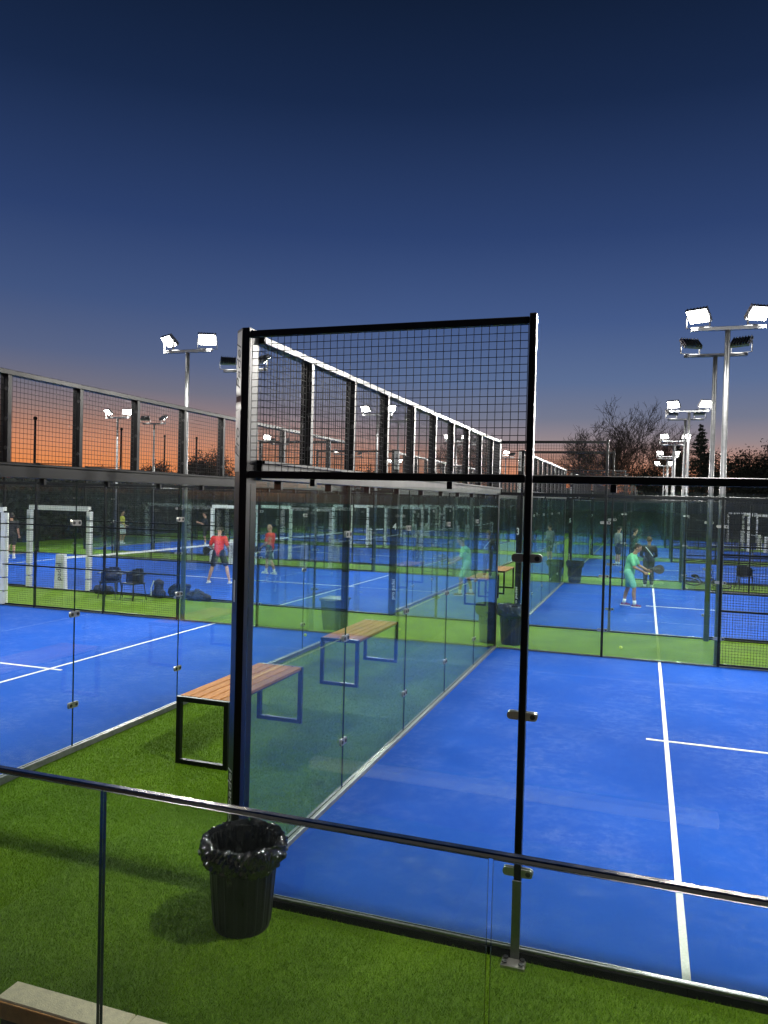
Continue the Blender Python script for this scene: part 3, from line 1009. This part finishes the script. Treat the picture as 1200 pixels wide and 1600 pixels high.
def bicycle(x, y, lab):
    t = thing('bicycle', lab, 'bicycle', (x, y, 0.04))
    t.rotation_euler = (rad(-74), rad(4), rad(12))

    def torus(R, r, n=28):
        b_ = MB()
        b_.tube([(R * math.cos(2 * PI * i / n), 0, R * math.sin(2 * PI * i / n)) for i in range(n + 1)], r, 8, caps=False)
        return b_
    for xx in (-0.52, 0.53):
        wh = obj('wheel', torus(0.33, 0.022).mesh('tyre', 'rubber', True), t, (xx, 0, 0.34))
        sp = MB()
        for i in range(16):
            a = 2 * PI * i / 16
            sp.tube([(0, 0.02 * (-1) ** i, 0), (0.31 * math.cos(a), 0, 0.31 * math.sin(a))], 0.0018, 3, caps=False)
        obj('spokes', sp.mesh('spokes', 'galv'), wh)
        obj('rim', torus(0.305, 0.011).mesh('rim', 'bikep', True), wh)
    fr = MB()
    A, B, Cc, D, H = (-0.52, 0, 0.34), (-0.05, 0, 0.30), (-0.18, 0, 0.82), (0.36, 0, 0.86), (0.40, 0, 0.72)
    for q in ((A, B), (A, Cc), (B, Cc), (Cc, D), (B, H), (D, H)):
        fr.tube(q, 0.022, 8)
    obj('frame', fr.mesh('frame', 'bikep'), t)
    obj('fork', MB().tube([H, (0.53, 0, 0.34)], 0.018, 8).mesh('fork', 'bikep'), t)
    obj('handlebar', MB().tube([(0.30, -0.32, 1.02), (0.38, -0.2, 1.02), (0.37, 0, 1.0), (0.38, 0.2, 1.02), (0.30, 0.32, 1.02)], 0.014, 8).mesh('handlebar', 'bikep'), t)
    obj('stem', MB().tube([D, (0.37, 0, 1.0)], 0.016, 8).mesh('stem', 'bikep'), t)
    obj('saddle', MB().ball((-0.22, 0, 0.95), (0.14, 0.07, 0.035), 12, 8).mesh('saddle', 'rubber', True), t)
    obj('seat_post', MB().tube([Cc, (-0.21, 0, 0.94)], 0.014, 8).mesh('seat_post', 'galv'), t)
    obj('crank', MB().tube([(-0.05, -0.06, 0.30), (0.1, -0.07, 0.24)], 0.012, 6).tube([(-0.05, 0.06, 0.30), (-0.2, 0.07, 0.36)], 0.012, 6).mesh('crank', 'galv'), t)
    return t


bicycle(4.85, 24.3, 'black bicycle lying on its side in the grass gap right of the players')

BALL = MB().ball((0, 0, 0), 0.033, 14, 10).mesh('padel_ball', 'ball', True)
for px, py, z, lb in ((970, 1012, 0.0, 'yellow ball on the grass gap near a fence post'),
                      (477, 992, 0.033, 'yellow ball near the far corner of the left court')):
    q = on_ground(px, py, z)
    tag(obj('padel_ball', BALL, None, (q.x, q.y, z + (0 if z else 0.004))), lb, 'ball', 'loose balls')


# ------------------------------------------------------------------ people
def cloth(name, col, var=0.12):
    if name not in M:
        M[name] = simple(name, col, 0.85, var=var, scale=14, bump=0.3, bscale=22)
    return name


M['skin'] = simple('skin', (0.46, 0.25, 0.16), 0.55, var=0.1, scale=10)
M['skin2'] = simple('tanned_skin', (0.33, 0.17, 0.105), 0.55, var=0.15, scale=10)


def person(lab, loc, rotz, J, shirt, shorts, hair, shoes, skin='skin', height=1.76, sleeves='short', long_legs=False, bald=False, strap=None, socks=True, ink=None):
    """J: joint overrides in a 1.76 m figure that looks towards local +y; x is its right side"""
    t = thing('person', lab, 'person', loc, rotz, None)
    k = height / 1.76
    t.scale = (k, k, k)
    D = dict(pel=(0, 0, 0.95), wai=(0, 0, 1.10), che=(0, 0, 1.32), nec=(0, 0, 1.47), hea=(0, 0.02, 1.62),
             shr=(0.185, 0, 1.40), shl=(-0.185, 0, 1.40), elr=(0.24, -0.02, 1.12), ell=(-0.24, -0.02, 1.12), wrr=(0.26, 0.08, 0.88), wrl=(-0.26, 0.08, 0.88),
             hir=(0.09, 0, 0.92), hil=(-0.09, 0, 0.92), knr=(0.10, 0.02, 0.50), knl=(-0.10, 0.02, 0.50), anr=(0.11, -0.02, 0.085), anl=(-0.11, -0.02, 0.085), look=(0, 1, 0))
    D.update(J)
    V = {a: Vector(q) for a, q in D.items()}
    look = V['look'].normalized()
    side = look.cross(Vector((0, 0, 1))).normalized()
    b = MB()
    b.cap(V['pel'] + Vector((0.06, 0, 0)), 0.115, V['pel'] - Vector((0.06, 0, 0)), 0.115)
    b.cap(V['pel'], 0.13, V['wai'], 0.125).cap(V['wai'], 0.125, V['che'], 0.14)
    b.cap(V['che'] + Vector((0.07, 0, 0)), 0.115, V['che'] - Vector((0.07, 0, 0)), 0.115)
    for s_ in 'rl':
        b.cap(V['che'] + (V['sh' + s_] - V['che']) * 0.5, 0.09, V['sh' + s_], 0.062)
        b.cap(V['sh' + s_], 0.06, V['el' + s_], 0.043).cap(V['el' + s_], 0.042, V['wr' + s_], 0.029)
        b.cap(V['hi' + s_], 0.092, V['kn' + s_], 0.056)
        b.cap(V['kn' + s_], 0.054, V['kn' + s_] * 0.65 + V['an' + s_] * 0.35 + Vector((0, -0.015, 0)), 0.056)
        b.cap(V['kn' + s_] * 0.65 + V['an' + s_] * 0.35 + Vector((0, -0.015, 0)), 0.056, V['an' + s_], 0.036)
        b.cap(V['an' + s_] - Vector((0, 0, 0.045)), 0.034, V['an' + s_] + Vector((0, 0.13, -0.05)), 0.03)
        # hand: palm, four curled fingers, thumb
        d = (V['wr' + s_] - V['el' + s_]).normalized()
        sd = d.cross(look)
        sd = sd.normalized() if sd.length > 0.1 else side
        cu = sd.cross(d).normalized()
        if cu.dot(look) < 0:
            cu = -cu
        pc = V['wr' + s_] + d * 0.055
        b.cap(pc - sd * 0.022, 0.017, pc + sd * 0.022, 0.017)
        b.cap(V['wr' + s_], 0.026, pc, 0.022)
        for q, ln in zip((-0.033, -0.011, 0.011, 0.033), (0.062, 0.075, 0.078, 0.068)):
            a0 = V['wr' + s_] + d * 0.085 + sd * q
            a1 = a0 + d * ln * 0.5 + cu * 0.012
            a2 = a1 + d * ln * 0.3 + cu * 0.034
            b.cap(a0, 0.0105, a1, 0.010, 8).cap(a1, 0.010, a2, 0.009, 8)
        b.cap(V['wr' + s_] + d * 0.03 + sd * 0.03, 0.013, V['wr' + s_] + d * 0.075 + sd * 0.062 + cu * 0.02, 0.010, 8)
    b.cap(V['che'] + Vector((0, 0, 0.1)), 0.07, V['nec'], 0.058).cap(V['nec'], 0.056, V['hea'], 0.06)
    h = V['hea']
    up = (h - V['nec']).normalized()
    b.ball(h + up * 0.045, (0.082, 0.098, 0.108), 16, 12, M_=Matrix((side, look, up)).transposed())
    b.cap(h + look * 0.05 - up * 0.04, 0.045, h + look * 0.06 - up * 0.045, 0.035)
    b.cap(h + look * 0.097 + up * 0.035, 0.012, h + look * 0.116 + up * 0.008, 0.015, 8)
    for sg in (-1, 1):
        b.ball(h + side * sg * 0.084 + up * 0.03, 0.024, 8, 6)
    body = obj('body', remeshed(b, 'body', skin, 0.0105, 3), t)
    for sg in (-1, 1):
        obj('eye', MB().ball(h + side * sg * 0.032 + look * 0.092 + up * 0.045, 0.011, 8, 6).mesh('eye', 'lens_dark', True), t)
    obj('mouth', MB().cap(h + look * 0.096 - up * 0.028 - side * 0.02, 0.006, h + look * 0.096 - up * 0.028 + side * 0.02, 0.006, 6).mesh('mouth', cloth('lips', (0.25, 0.08, 0.07))), t)
    # shirt
    c_ = MB()
    c_.cap(V['wai'] - Vector((0, 0, 0.17)) + Vector((0.055, 0, 0)), 0.125, V['wai'] - Vector((0, 0, 0.17)) - Vector((0.055, 0, 0)), 0.125)
    c_.cap(V['pel'], 0.145, V['wai'], 0.143).cap(V['wai'], 0.143, V['che'], 0.155)
    c_.cap(V['che'] + Vector((0.075, 0, 0)), 0.128, V['che'] - Vector((0.075, 0, 0)), 0.128)
    for s_ in 'rl':
        c_.cap(V['che'] + (V['sh' + s_] - V['che']) * 0.5 + Vector((0, 0, 0.01)), 0.1, V['sh' + s_], 0.076)
        e = V['sh' + s_] * 0.28 + V['el' + s_] * 0.72
        if sleeves == 'short':
            c_.cap(V['sh' + s_], 0.075, e, 0.066)
        else:
            c_.cap(V['sh' + s_], 0.075, V['el' + s_], 0.058).cap(V['el' + s_], 0.057, V['el' + s_] * 0.08 + V['wr' + s_] * 0.92, 0.042)
    c_.cap(V['che'] + Vector((0, 0, 0.09)), 0.085, V['nec'] - Vector((0, 0, 0.03)), 0.066)
    obj('shirt', remeshed(c_, 'shirt', shirt, 0.013, 3, 0.012, 2), t)
    # shorts or trousers
    c_ = MB()
    c_.cap(V['pel'] + Vector((0.07, 0, 0)), 0.135, V['pel'] - Vector((0.07, 0, 0)), 0.135)
    for s_ in 'rl':
        if long_legs:
            c_.cap(V['hi' + s_], 0.115, V['kn' + s_], 0.085).cap(V['kn' + s_], 0.085, V['an' + s_] + Vector((0, 0, 0.05)), 0.07)
        else:
            c_.cap(V['hi' + s_], 0.115, V['hi' + s_] * 0.22 + V['kn' + s_] * 0.78, 0.095)
    obj('trousers' if long_legs else 'shorts', remeshed(c_, 'shorts', shorts, 0.013, 3, 0.014, 3), t)
    # shoes, socks
    for s_ in 'rl':
        a = V['an' + s_]
        q = MB().cap(a + Vector((0, -0.04, -0.045)), 0.042, a + Vector((0, 0.06, -0.05)), 0.043).cap(a + Vector((0, 0.06, -0.05)), 0.043, a + Vector((0, 0.15, -0.058)), 0.034)
        q.v = [(x, y, max(z, a.z - 0.083)) for x, y, z in q.v]
        sh = obj('shoe', remeshed(q, 'shoe', shoes, 0.011, 2), t)
        so_ = MB().prism([(a.x + dx, a.y + dy) for dx, dy in ((-0.042, -0.09), (0.042, -0.09), (0.05, 0.06), (0.035, 0.175), (-0.035, 0.175), (-0.05, 0.06))], a.z - 0.085, a.z - 0.068)
        obj('sole', so_.mesh('sole', 'pad'), sh)
        if socks:
            obj('sock', MB().tube([a - Vector((0, 0, 0.03)), a + (V['kn' + s_] - a) * 0.22], [0.046, 0.048], 12).mesh('sock', 'pad', True), t)
    # hair
    if not bald:
        q = MB()
        q.ball(h + up * 0.062 - look * 0.016, (0.09, 0.099, 0.108), 16, 12, M_=Matrix((side, look, up)).transposed())
        keep = remeshed(q, 'hair', hair, 0.012, 1, 0.012, 5)
        bm = bmesh.new(); bm.from_mesh(keep)
        cut = [v for v in bm.verts if (v.co - h).dot(look) > 0.045 and (v.co - h).dot(up) < 0.09 or (v.co - h).dot(up) < -0.02 - 0.0 * 1]
        bmesh.ops.delete(bm, geom=cut, context='VERTS')
        bm.to_mesh(keep); bm.free()
        obj('hair', keep, t)
    if strap:
        obj('strap', MB().tube([V['shl'] + Vector((0.05, -0.13, 0.02)), V['che'] + Vector((0, -0.165, -0.06)), V['wai'] + Vector((0.12, -0.12, 0))], 0.014, 6).mesh('strap', strap), t)
    return t


def racket(lab, p, d, face, group='rackets in hand'):
    """p grip point, d direction along the racket, face = normal of its flat"""
    d = Vector(d).normalized(); n = Vector(face); n = (n - d * n.dot(d)).normalized(); s_ = d.cross(n)
    R = Matrix((s_, d, n)).transposed().to_4x4()
    t = thing('padel_racket', lab, 'racket', p, 0, group)
    t.rotation_euler = R.to_euler()
    obj('handle', MB().tube([(0, -0.06, 0), (0, 0.13, 0)], 0.017, 10).mesh('handle', 'rubber'), t)
    b_ = MB()
    pr = [(0.125 * math.sin(2 * PI * i / 28) * (1 - 0.12 * math.cos(2 * PI * i / 28 + PI)), 0.30 + 0.145 * math.cos(2 * PI * i / 28)) for i in range(28)]
    b_.prism(pr[::-1], -0.019, 0.019)
    bl = obj('blade', b_.mesh('blade', 'racket'), t)
    hb = MB()
    for i in range(-2, 3):
        for j in range(-2, 3):
            if i * i + j * j < 7:
                hb.prism([(i * 0.034 + 0.006 * math.cos(q * PI / 3), 0.30 + j * 0.034 + 0.006 * math.sin(q * PI / 3)) for q in range(6)], -0.0195, 0.0195)
    obj('holes', hb.mesh('holes', 'lens_dark'), bl)
    for sg in (-1, 1):
        obj('throat', MB().tube([(sg * 0.012, 0.11, 0), (sg * 0.055, 0.19, 0)], 0.012, 8).mesh('throat', 'racket'), t)
    return t


# player in green on the second right court: side on, ready to serve
C_MINT = cloth('mint_shirt', (0.16, 0.50, 0.27)); C_MINTS = cloth('mint_shorts', (0.17, 0.46, 0.33))
C_RED = cloth('red_shirt', (0.62, 0.03, 0.025)); C_NAVY = cloth('navy_shorts', (0.012, 0.015, 0.035)); C_BLK = cloth('black_shorts', (0.012, 0.012, 0.014))
C_GREY = cloth('grey_sweater', (0.2, 0.21, 0.21)); C_DK = cloth('dark_jacket', (0.035, 0.028, 0.026)); C_DKG = cloth('charcoal_trousers', (0.05, 0.05, 0.052))
C_YEL = cloth('yellow_shirt', (0.6, 0.5, 0.03)); C_WHT = cloth('white_shorts', (0.6, 0.6, 0.6)); C_HAIR = cloth('dark_hair', (0.014, 0.01, 0.008)); C_BLOND = cloth('light_brown_hair', (0.14, 0.085, 0.04))
C_PUR = cloth('purple_shoes', (0.16, 0.03, 0.09)); C_SHW = cloth('white_shoes', (0.6, 0.6, 0.6)); C_SHB = cloth('black_shoes', (0.02, 0.02, 0.02)); C_TEE = cloth('black_tshirt', (0.02, 0.02, 0.022))
M['tattooed'] = simple('inked_skin', (0.30, 0.16, 0.105), 0.55, var=0.28, scale=16)

GX, GY = 2.38, 17.75
person('player in mint green shirt and shorts bending forward with ball and racket', (GX, GY, 0.004), -PI / 2 - 0.12,
       dict(pel=(0, -0.06, 0.93), wai=(0, -0.04, 1.09), che=(0, 0.01, 1.30), nec=(0, 0.07, 1.44), hea=(0, 0.13, 1.58), look=(0, 1, -0.25),
            shr=(0.18, 0.02, 1.37), shl=(-0.18, 0.02, 1.37), elr=(0.23, 0.10, 1.10), wrr=(0.15, 0.33, 0.98), ell=(-0.23, 0.16, 1.12), wrl=(-0.12, 0.38, 1.02),
            hir=(0.09, -0.05, 0.91), hil=(-0.09, -0.05, 0.91), knr=(0.12, 0.10, 0.50), anr=(0.14, 0.12, 0.085), knl=(-0.11, -0.10, 0.50), anl=(-0.12, -0.20, 0.085)),
       C_MINT, C_MINTS, C_HAIR, C_PUR, 'tattooed', 1.78)
racket('black racket held in front of the player in mint green', (GX + 0.42, GY + 0.10, 1.04), (0.75, 0.1, 0.05), (0.15, -1, 0.2))
tag(obj('padel_ball', BALL, None, (GX + 0.46, GY - 0.17, 0.95)), 'yellow ball held out by the player in mint green', 'ball')

# two players in red on the second left court
p = on_ground(341, 911, 0)
person('player in red shirt and navy shorts seen from behind, striding near the net', (p.x, p.y, 0.004), 0.25,
       dict(hir=(0.09, 0, 0.91), hil=(-0.09, 0, 0.91), knr=(0.22, 0.10, 0.52), anr=(0.36, -0.02, 0.085), knl=(-0.2, 0.02, 0.50), anl=(-0.30, -0.06, 0.085),
            elr=(0.27, 0.02, 1.14), wrr=(0.24, 0.2, 1.02), ell=(-0.29, 0.03, 1.15), wrl=(-0.26, 0.2, 1.06), look=(-0.2, 1, 0), che=(0, 0.04, 1.31), hea=(0, 0.07, 1.62)),
       C_RED, C_NAVY, C_HAIR, C_SHW, 'skin', 1.80, socks=False)
racket('black racket in the left hand of the red player with navy shorts', (p.x - 0.34, p.y + 0.22, 1.06), (-0.55, 0.1, -0.12), (0.1, -1, 0.1))
p = on_ground(421, 897, 0)
person('bald player in red shirt and black shorts walking to the left', (p.x, p.y, 0.004), PI / 2 - 0.1,
       dict(hir=(0.09, 0, 0.91), hil=(-0.09, 0, 0.91), knr=(0.1, 0.18, 0.52), anr=(0.1, 0.22, 0.085), knl=(-0.1, -0.10, 0.5), anl=(-0.1, -0.28, 0.1),
            elr=(0.24, 0.0, 1.13), wrr=(0.2, 0.24, 1.03), ell=(-0.25, 0.02, 1.12), wrl=(-0.2, 0.22, 0.98)),
       C_RED, C_BLK, C_HAIR, C_SHW, 'skin', 1.78, bald=True)
racket('white racket carried by the bald player in red', (p.x - 0.30, p.y + 0.2, 0.98), (-0.8, -0.2, -0.35), (0.1, -1, 0.2))

# three people beyond the second right court
person('person in dark jacket with pale shoulder strap standing with back turned', (2.86, 23.75, -0.03), 0.1,
       dict(elr=(0.26, 0.06, 1.12), wrr=(0.16, 0.24, 1.05), ell=(-0.26, 0.06, 1.12), wrl=(-0.16, 0.24, 1.05)), C_DK, C_DKG, C_BLOND, C_SHW, 'skin', 1.74, 'long', True, strap='pad')
p = on_ground(965, 884, 0)
person('person in grey sweater and dark shorts standing on the third right court', (p.x, p.y, 0.004), -1.0,
       dict(elr=(0.26, -0.04, 1.14), wrr=(0.25, 0.16, 0.98)), C_GREY, C_NAVY, C_HAIR, C_SHB, 'skin', 1.8, 'long')
p = on_ground(990, 890, 0)
person('bearded person in black t-shirt between the grey sweater and the dark jacket', (p.x, p.y, 0.004), -1.2, dict(), C_TEE, C_BLK, C_HAIR, C_SHB, 'skin', 1.78)
# distant players on the left
p = on_ground(190, 850, 0)
person('distant player in yellow shirt and white shorts at far left', (p.x, p.y, 0.004), -1.3, dict(knl=(-0.1, 0.12, 0.52), wrr=(0.2, 0.3, 1.0)), C_YEL, C_WHT, C_HAIR, C_SHW, 'skin', 1.8)
p = on_ground(320, 853, 0)
person('distant player in black holding a white ball up behind the red player', (p.x, p.y, 0.004), 2.2, dict(elr=(0.24, 0.12, 1.16), wrr=(0.1, 0.32, 1.24), ell=(-0.24, 0.12, 1.16), wrl=(-0.1, 0.3, 1.22)), C_TEE, C_BLK, C_HAIR, C_SHB, 'skin', 1.8)
p = on_ground(17, 872, 0)
person('player in dark clothes beside the white door post at the left edge', (p.x, p.y, 0.004), 0.6, dict(knl=(-0.1, 0.14, 0.52)), C_TEE, C_BLK, C_HAIR, C_SHW, 'skin', 1.84)


# ------------------------------------------------------------------ trees and hedges
def leaf_mesh(pts, size, mat, name, jitter=1.0):
    n = len(pts)
    a = rng.normal(size=(n, 3)); a /= np.linalg.norm(a, axis=1)[:, None]
    b_ = np.cross(a, rng.normal(size=(n, 3))); b_ /= np.linalg.norm(b_, axis=1)[:, None]
    s = size * rng.uniform(0.6, 1.4, (n, 1))
    v = np.empty((n, 3, 3))
    v[:, 0] = pts - a * s; v[:, 1] = pts + a * s * 0.8 + b_ * s * 0.5; v[:, 2] = pts + b_ * s * 0.9 - a * s * 0.2
    return tri_mesh(v.reshape(-1, 3), name, mat)


def tri_mesh(v, name, mat):
    n = len(v) // 3
    me = bpy.data.meshes.new(name)
    me.vertices.add(n * 3); me.vertices.foreach_set('co', v.astype(np.float32).ravel())
    me.loops.add(n * 3); me.loops.foreach_set('vertex_index', np.arange(n * 3, dtype=np.int32))
    me.polygons.add(n); me.polygons.foreach_set('loop_start', np.arange(0, n * 3, 3, dtype=np.int32))
    try:
        me.polygons.foreach_set('loop_total', np.full(n, 3, dtype=np.int32))
    except Exception:
        pass
    me.materials.append(M[mat])
    me.update(calc_edges=True)
    return me


def bare_tree(x, y, H, spread, lab, seed):
    rr = random.Random(seed)
    t = thing('bare_tree', lab, 'tree', (x, y, -0.14), 0, 'bare trees behind the courts')
    tr, cr = MB(), MB()

    def grow(p, d, L, r, lev):
        n = 4 if lev < 3 else 3
        pts, q = [p], p
        dd = d.copy()
        for i in range(n):
            dd = (dd + Vector((rr.gauss(0, .12), rr.gauss(0, .12), rr.gauss(0.03, .08)))).normalized()
            q = q + dd * (L / n)
            pts.append(q)
        rs = [r * (1 - 0.45 * i / n) for i in range(n + 1)]
        (tr if lev < 2 else cr).tube(pts, rs, 6 if lev < 2 else 3, caps=False)
        if lev >= 6:
            return
        nb = rr.choice((4, 5)) if lev < 3 else rr.choice((3, 3, 4)) if lev < 5 else rr.choice((3, 3, 2))
        for k_ in range(nb):
            i = rr.randint(1, n) if k_ else n
            az = rr.uniform(0, 2 * PI)
            sp = rr.uniform(0.35, 0.85) * spread
            ax = dd.orthogonal().normalized()
            ax = Matrix.Rotation(az, 3, dd) @ ax
            nd = (Matrix.Rotation(sp, 3, ax) @ dd)
            nd.z += 0.12
            grow(pts[i], nd.normalized(), L * rr.uniform(0.62, 0.82), max(0.021, rs[i] * 0.63), lev + 1)
    grow(Vector((0, 0, 0)), Vector((0, 0, 1)), H * 0.33, H * 0.018, 0)
    obj('trunk', tr.mesh('trunk', 'bark', True), t)
    obj('crown', cr.mesh('crown', 'bark'), t)
    return t


bare_tree(-1.5, 92, 15.0, 1.0, 'tall bare tree behind the courts, middle of the bare group on the right', 4)
bare_tree(3.4, 90, 14.0, 1.0, 'bare tree just left of the row of floodlight poles', 11)
bare_tree(-4.6, 92, 13.6, 1.0, 'smaller bare tree at the left of the bare group on the right', 8)
bare_tree(17.0, 88, 9.6, 1.1, 'bare tree at the right edge behind the conifers', 15)
bare_tree(-20, 96, 12.5, 1.1, 'bare tree seen through the mesh above the middle of the aisle wall', 21)


def conifer(x, y, H, R, lab, seed):
    rg = np.random.default_rng(seed)
    t = thing('conifer', lab, 'tree', (x, y, -0.14), 0, 'dark conifers behind the courts')
    obj('trunk', MB().tube([(0, 0, 0), (0, 0, H * 0.9)], [0.18, 0.03], 8).mesh('trunk', 'bark'), t)
    P_ = []
    z = H * 0.08
    while z < H:
        L = R * (1 - z / H) ** 0.8 + 0.05
        for k_ in range(9):
            a = rg.uniform(0, 2 * PI)
            l_ = L * rg.uniform(0.65, 1.1)
            q = rg.uniform(0, 1, (int(34 * l_) + 4, 1)) ** 0.7
            dr = np.array([math.cos(a), math.sin(a), -0.25])
            P_.append(np.array([0, 0, z]) + q * l_ * dr + rg.normal(0, 0.09, (len(q), 3)) * (0.4 + l_ * 0.35) + np.array([0, 0, 1]) * (q ** 2) * l_ * 0.18)
        z += H * 0.032
    obj('crown', leaf_mesh(np.concatenate(P_), 0.16, 'conifer', 'crown'), t)


def round_tree(x, y, H, R, lab, seed, group='dark evergreen trees behind the courts'):
    rg = np.random.default_rng(seed)
    t = thing('evergreen_tree', lab, 'tree', (x, y, -0.14), 0, group)
    tr = MB().tube([(0, 0, 0), (0.1, 0, H * 0.4), (0, 0.1, H * 0.75)], [0.25, 0.16, 0.05], 8)
    for k_ in range(6):
        a = k_ * 1.05
        tr.tube([(0.05, 0, H * 0.35), (R * 0.6 * math.cos(a), R * 0.6 * math.sin(a), H * (0.55 + 0.05 * (k_ % 3)))], [0.09, 0.03], 6)
    obj('trunk', tr.mesh('trunk', 'bark'), t)
    P_ = []
    for k_ in range(60):
        d = rg.normal(size=3); d /= np.linalg.norm(d)
        c0 = np.array([0, 0, H * 0.55]) + d * np.array([R, R, H * 0.42]) * rg.uniform(0.35, 0.95)
        P_.append(c0 + rg.normal(0, 1, (170, 3)) * R * 0.17)
    pts = np.concatenate(P_)
    pts = pts[pts[:, 2] > 0.2]
    obj('crown', leaf_mesh(pts, 0.17, 'leaf', 'crown'), t)


conifer(8.3, 88, 12.2, 3.4, 'pointed dark conifer just right of the floodlight poles', 1)
conifer(6.0, 89, 9.8, 2.2, 'shorter dark conifer between the bare trees and the pointed conifer', 2)
for i, (x, H, R, lb) in enumerate([(10.6, 10.0, 3.2, 'dark evergreen right of the pointed conifer'), (13.8, 9.6, 3.4, 'dark evergreen second right of the pointed conifer'),
                                   (17.4, 11.2, 3.4, 'dark evergreen at the right edge of the tree line'), (20, 9.2, 3, 'dark evergreen beyond the right edge'),
                                   (3.0, 7.4, 3.4, 'low dark evergreen below the bare trees'), (-9, 5.6, 2.4, 'low dark evergreen above the end of the aisle')]):
    round_tree(x, 86 + (i % 3), H, R, lb, 30 + i)
for i in range(12):
    x = -84 + i * 5.4
    H = [5.0, 5.4, 5.2, 6.0, 7.2, 8.4, 8.8, 7.4, 6.2, 5.8, 6.4, 6.0][i]
    round_tree(x, 84 + 3 * (i % 3), H, 3.0, f'dark tree in the low tree line behind the left courts, {["1st", "2nd", "3rd"][i] if i < 3 else str(i + 1) + "th"} from the left', 60 + i, 'tree line behind the left courts')


def hedge(x0, x1, y0, y1, H, lab, seed, n):
    rg = np.random.default_rng(seed)
    t = thing('hedge', lab, 'hedge', ((x0 + x1) / 2, (y0 + y1) / 2, -0.14))
    L = np.array([(x0 + x1) / 2, (y0 + y1) / 2, -0.14])
    pts = np.stack([rg.uniform(x0, x1, n), rg.uniform(y0, y1, n), rg.uniform(0, 1, n) ** 0.8 * H], 1) - L
    pts[:, 2] += L[2] + 0.25 * np.sin(pts[:, 0] * 0.7) * np.sin(pts[:, 1] * 0.9)
    obj('foliage', leaf_mesh(pts, 0.28, 'leaf', 'foliage'), t)
    core = MB().box(x0 - L[0] + 0.45, x1 - L[0] - 0.45, y0 - L[1] + 0.45, y1 - L[1] - 0.45, 0, H - 0.5)
    obj('stems', core.mesh('stems', 'leaf'), t)


hedge(-31.5, 30, 69.5, 71.8, 3.9, 'tall dark hedge closing off the far end of the courts', 3, 42000)
hedge(-31.5, -29.3, 4, 69.4, 3.5, 'dark hedge along the far left edge of the courts', 4, 42000)

# thin dark poles against the sunset, beyond the left hedge
for i, (px, H, r) in enumerate(((55, 10.4, 0.16), (190, 9.2, 0.12), (258, 8.5, 0.10), (307, 8.3, 0.10))):
    X = [-58.1, -47.3, -42.2, -38.6][i]
    t = thing('utility_pole', f'thin dark pole against the orange sky, {ORD[i]} from the left behind the mesh', 'pole', (X, 60, -0.14), 0, 'thin poles against the sunset')
    obj('shaft', MB().tube([(0, 0, 0), (0, 0, H)], [r, r * 0.7], 8).mesh('shaft', 'steel'), t)
    obj('cap', MB().ball((0, 0, H), r * 1.3, 8, 6).mesh('cap', 'steel'), t)


# ------------------------------------------------------------------ turf fibres near the camera
def blades(n, x0, x1, y0, y1, h0, h1, wd):
    x = rng.uniform(x0, x1, n); y = rng.uniform(y0, y1, n)
    z = np.interp(y, [-0.8, -0.1, 1.5], [-0.085, -0.055, -0.016])
    a = rng.uniform(0, 2 * PI, n)
    h = rng.uniform(h0, h1, n)
    lean = rng.uniform(0.2, 1.1, n) * h
    la = rng.uniform(0, 2 * PI, n)
    v = np.empty((n, 3, 3))
    v[:, 0] = np.stack([x - np.cos(a) * wd, y - np.sin(a) * wd, z - 0.002], 1)
    v[:, 1] = np.stack([x + np.cos(a) * wd, y + np.sin(a) * wd, z - 0.002], 1)
    v[:, 2] = np.stack([x + np.cos(la) * lean, y + np.sin(la) * lean, z + h], 1)
    return v.reshape(-1, 3)


fv = np.concatenate([blades(300000, -3.1, 6.2, -2.6, -0.04, 0.012, 0.026, 0.0022),
                     blades(150000, -3.13, -0.06, -0.04, 4.6, 0.010, 0.022, 0.0026),
                     blades(60000, -3.13, -0.06, 4.6, 9.9, 0.010, 0.020, 0.0034)])
o = obj('turf_fibres', tri_mesh(fv, 'turf_fibres', 'blade'), kind='stuff')
tag(o, 'short green artificial turf fibres of the near grass and the aisle', 'grass')
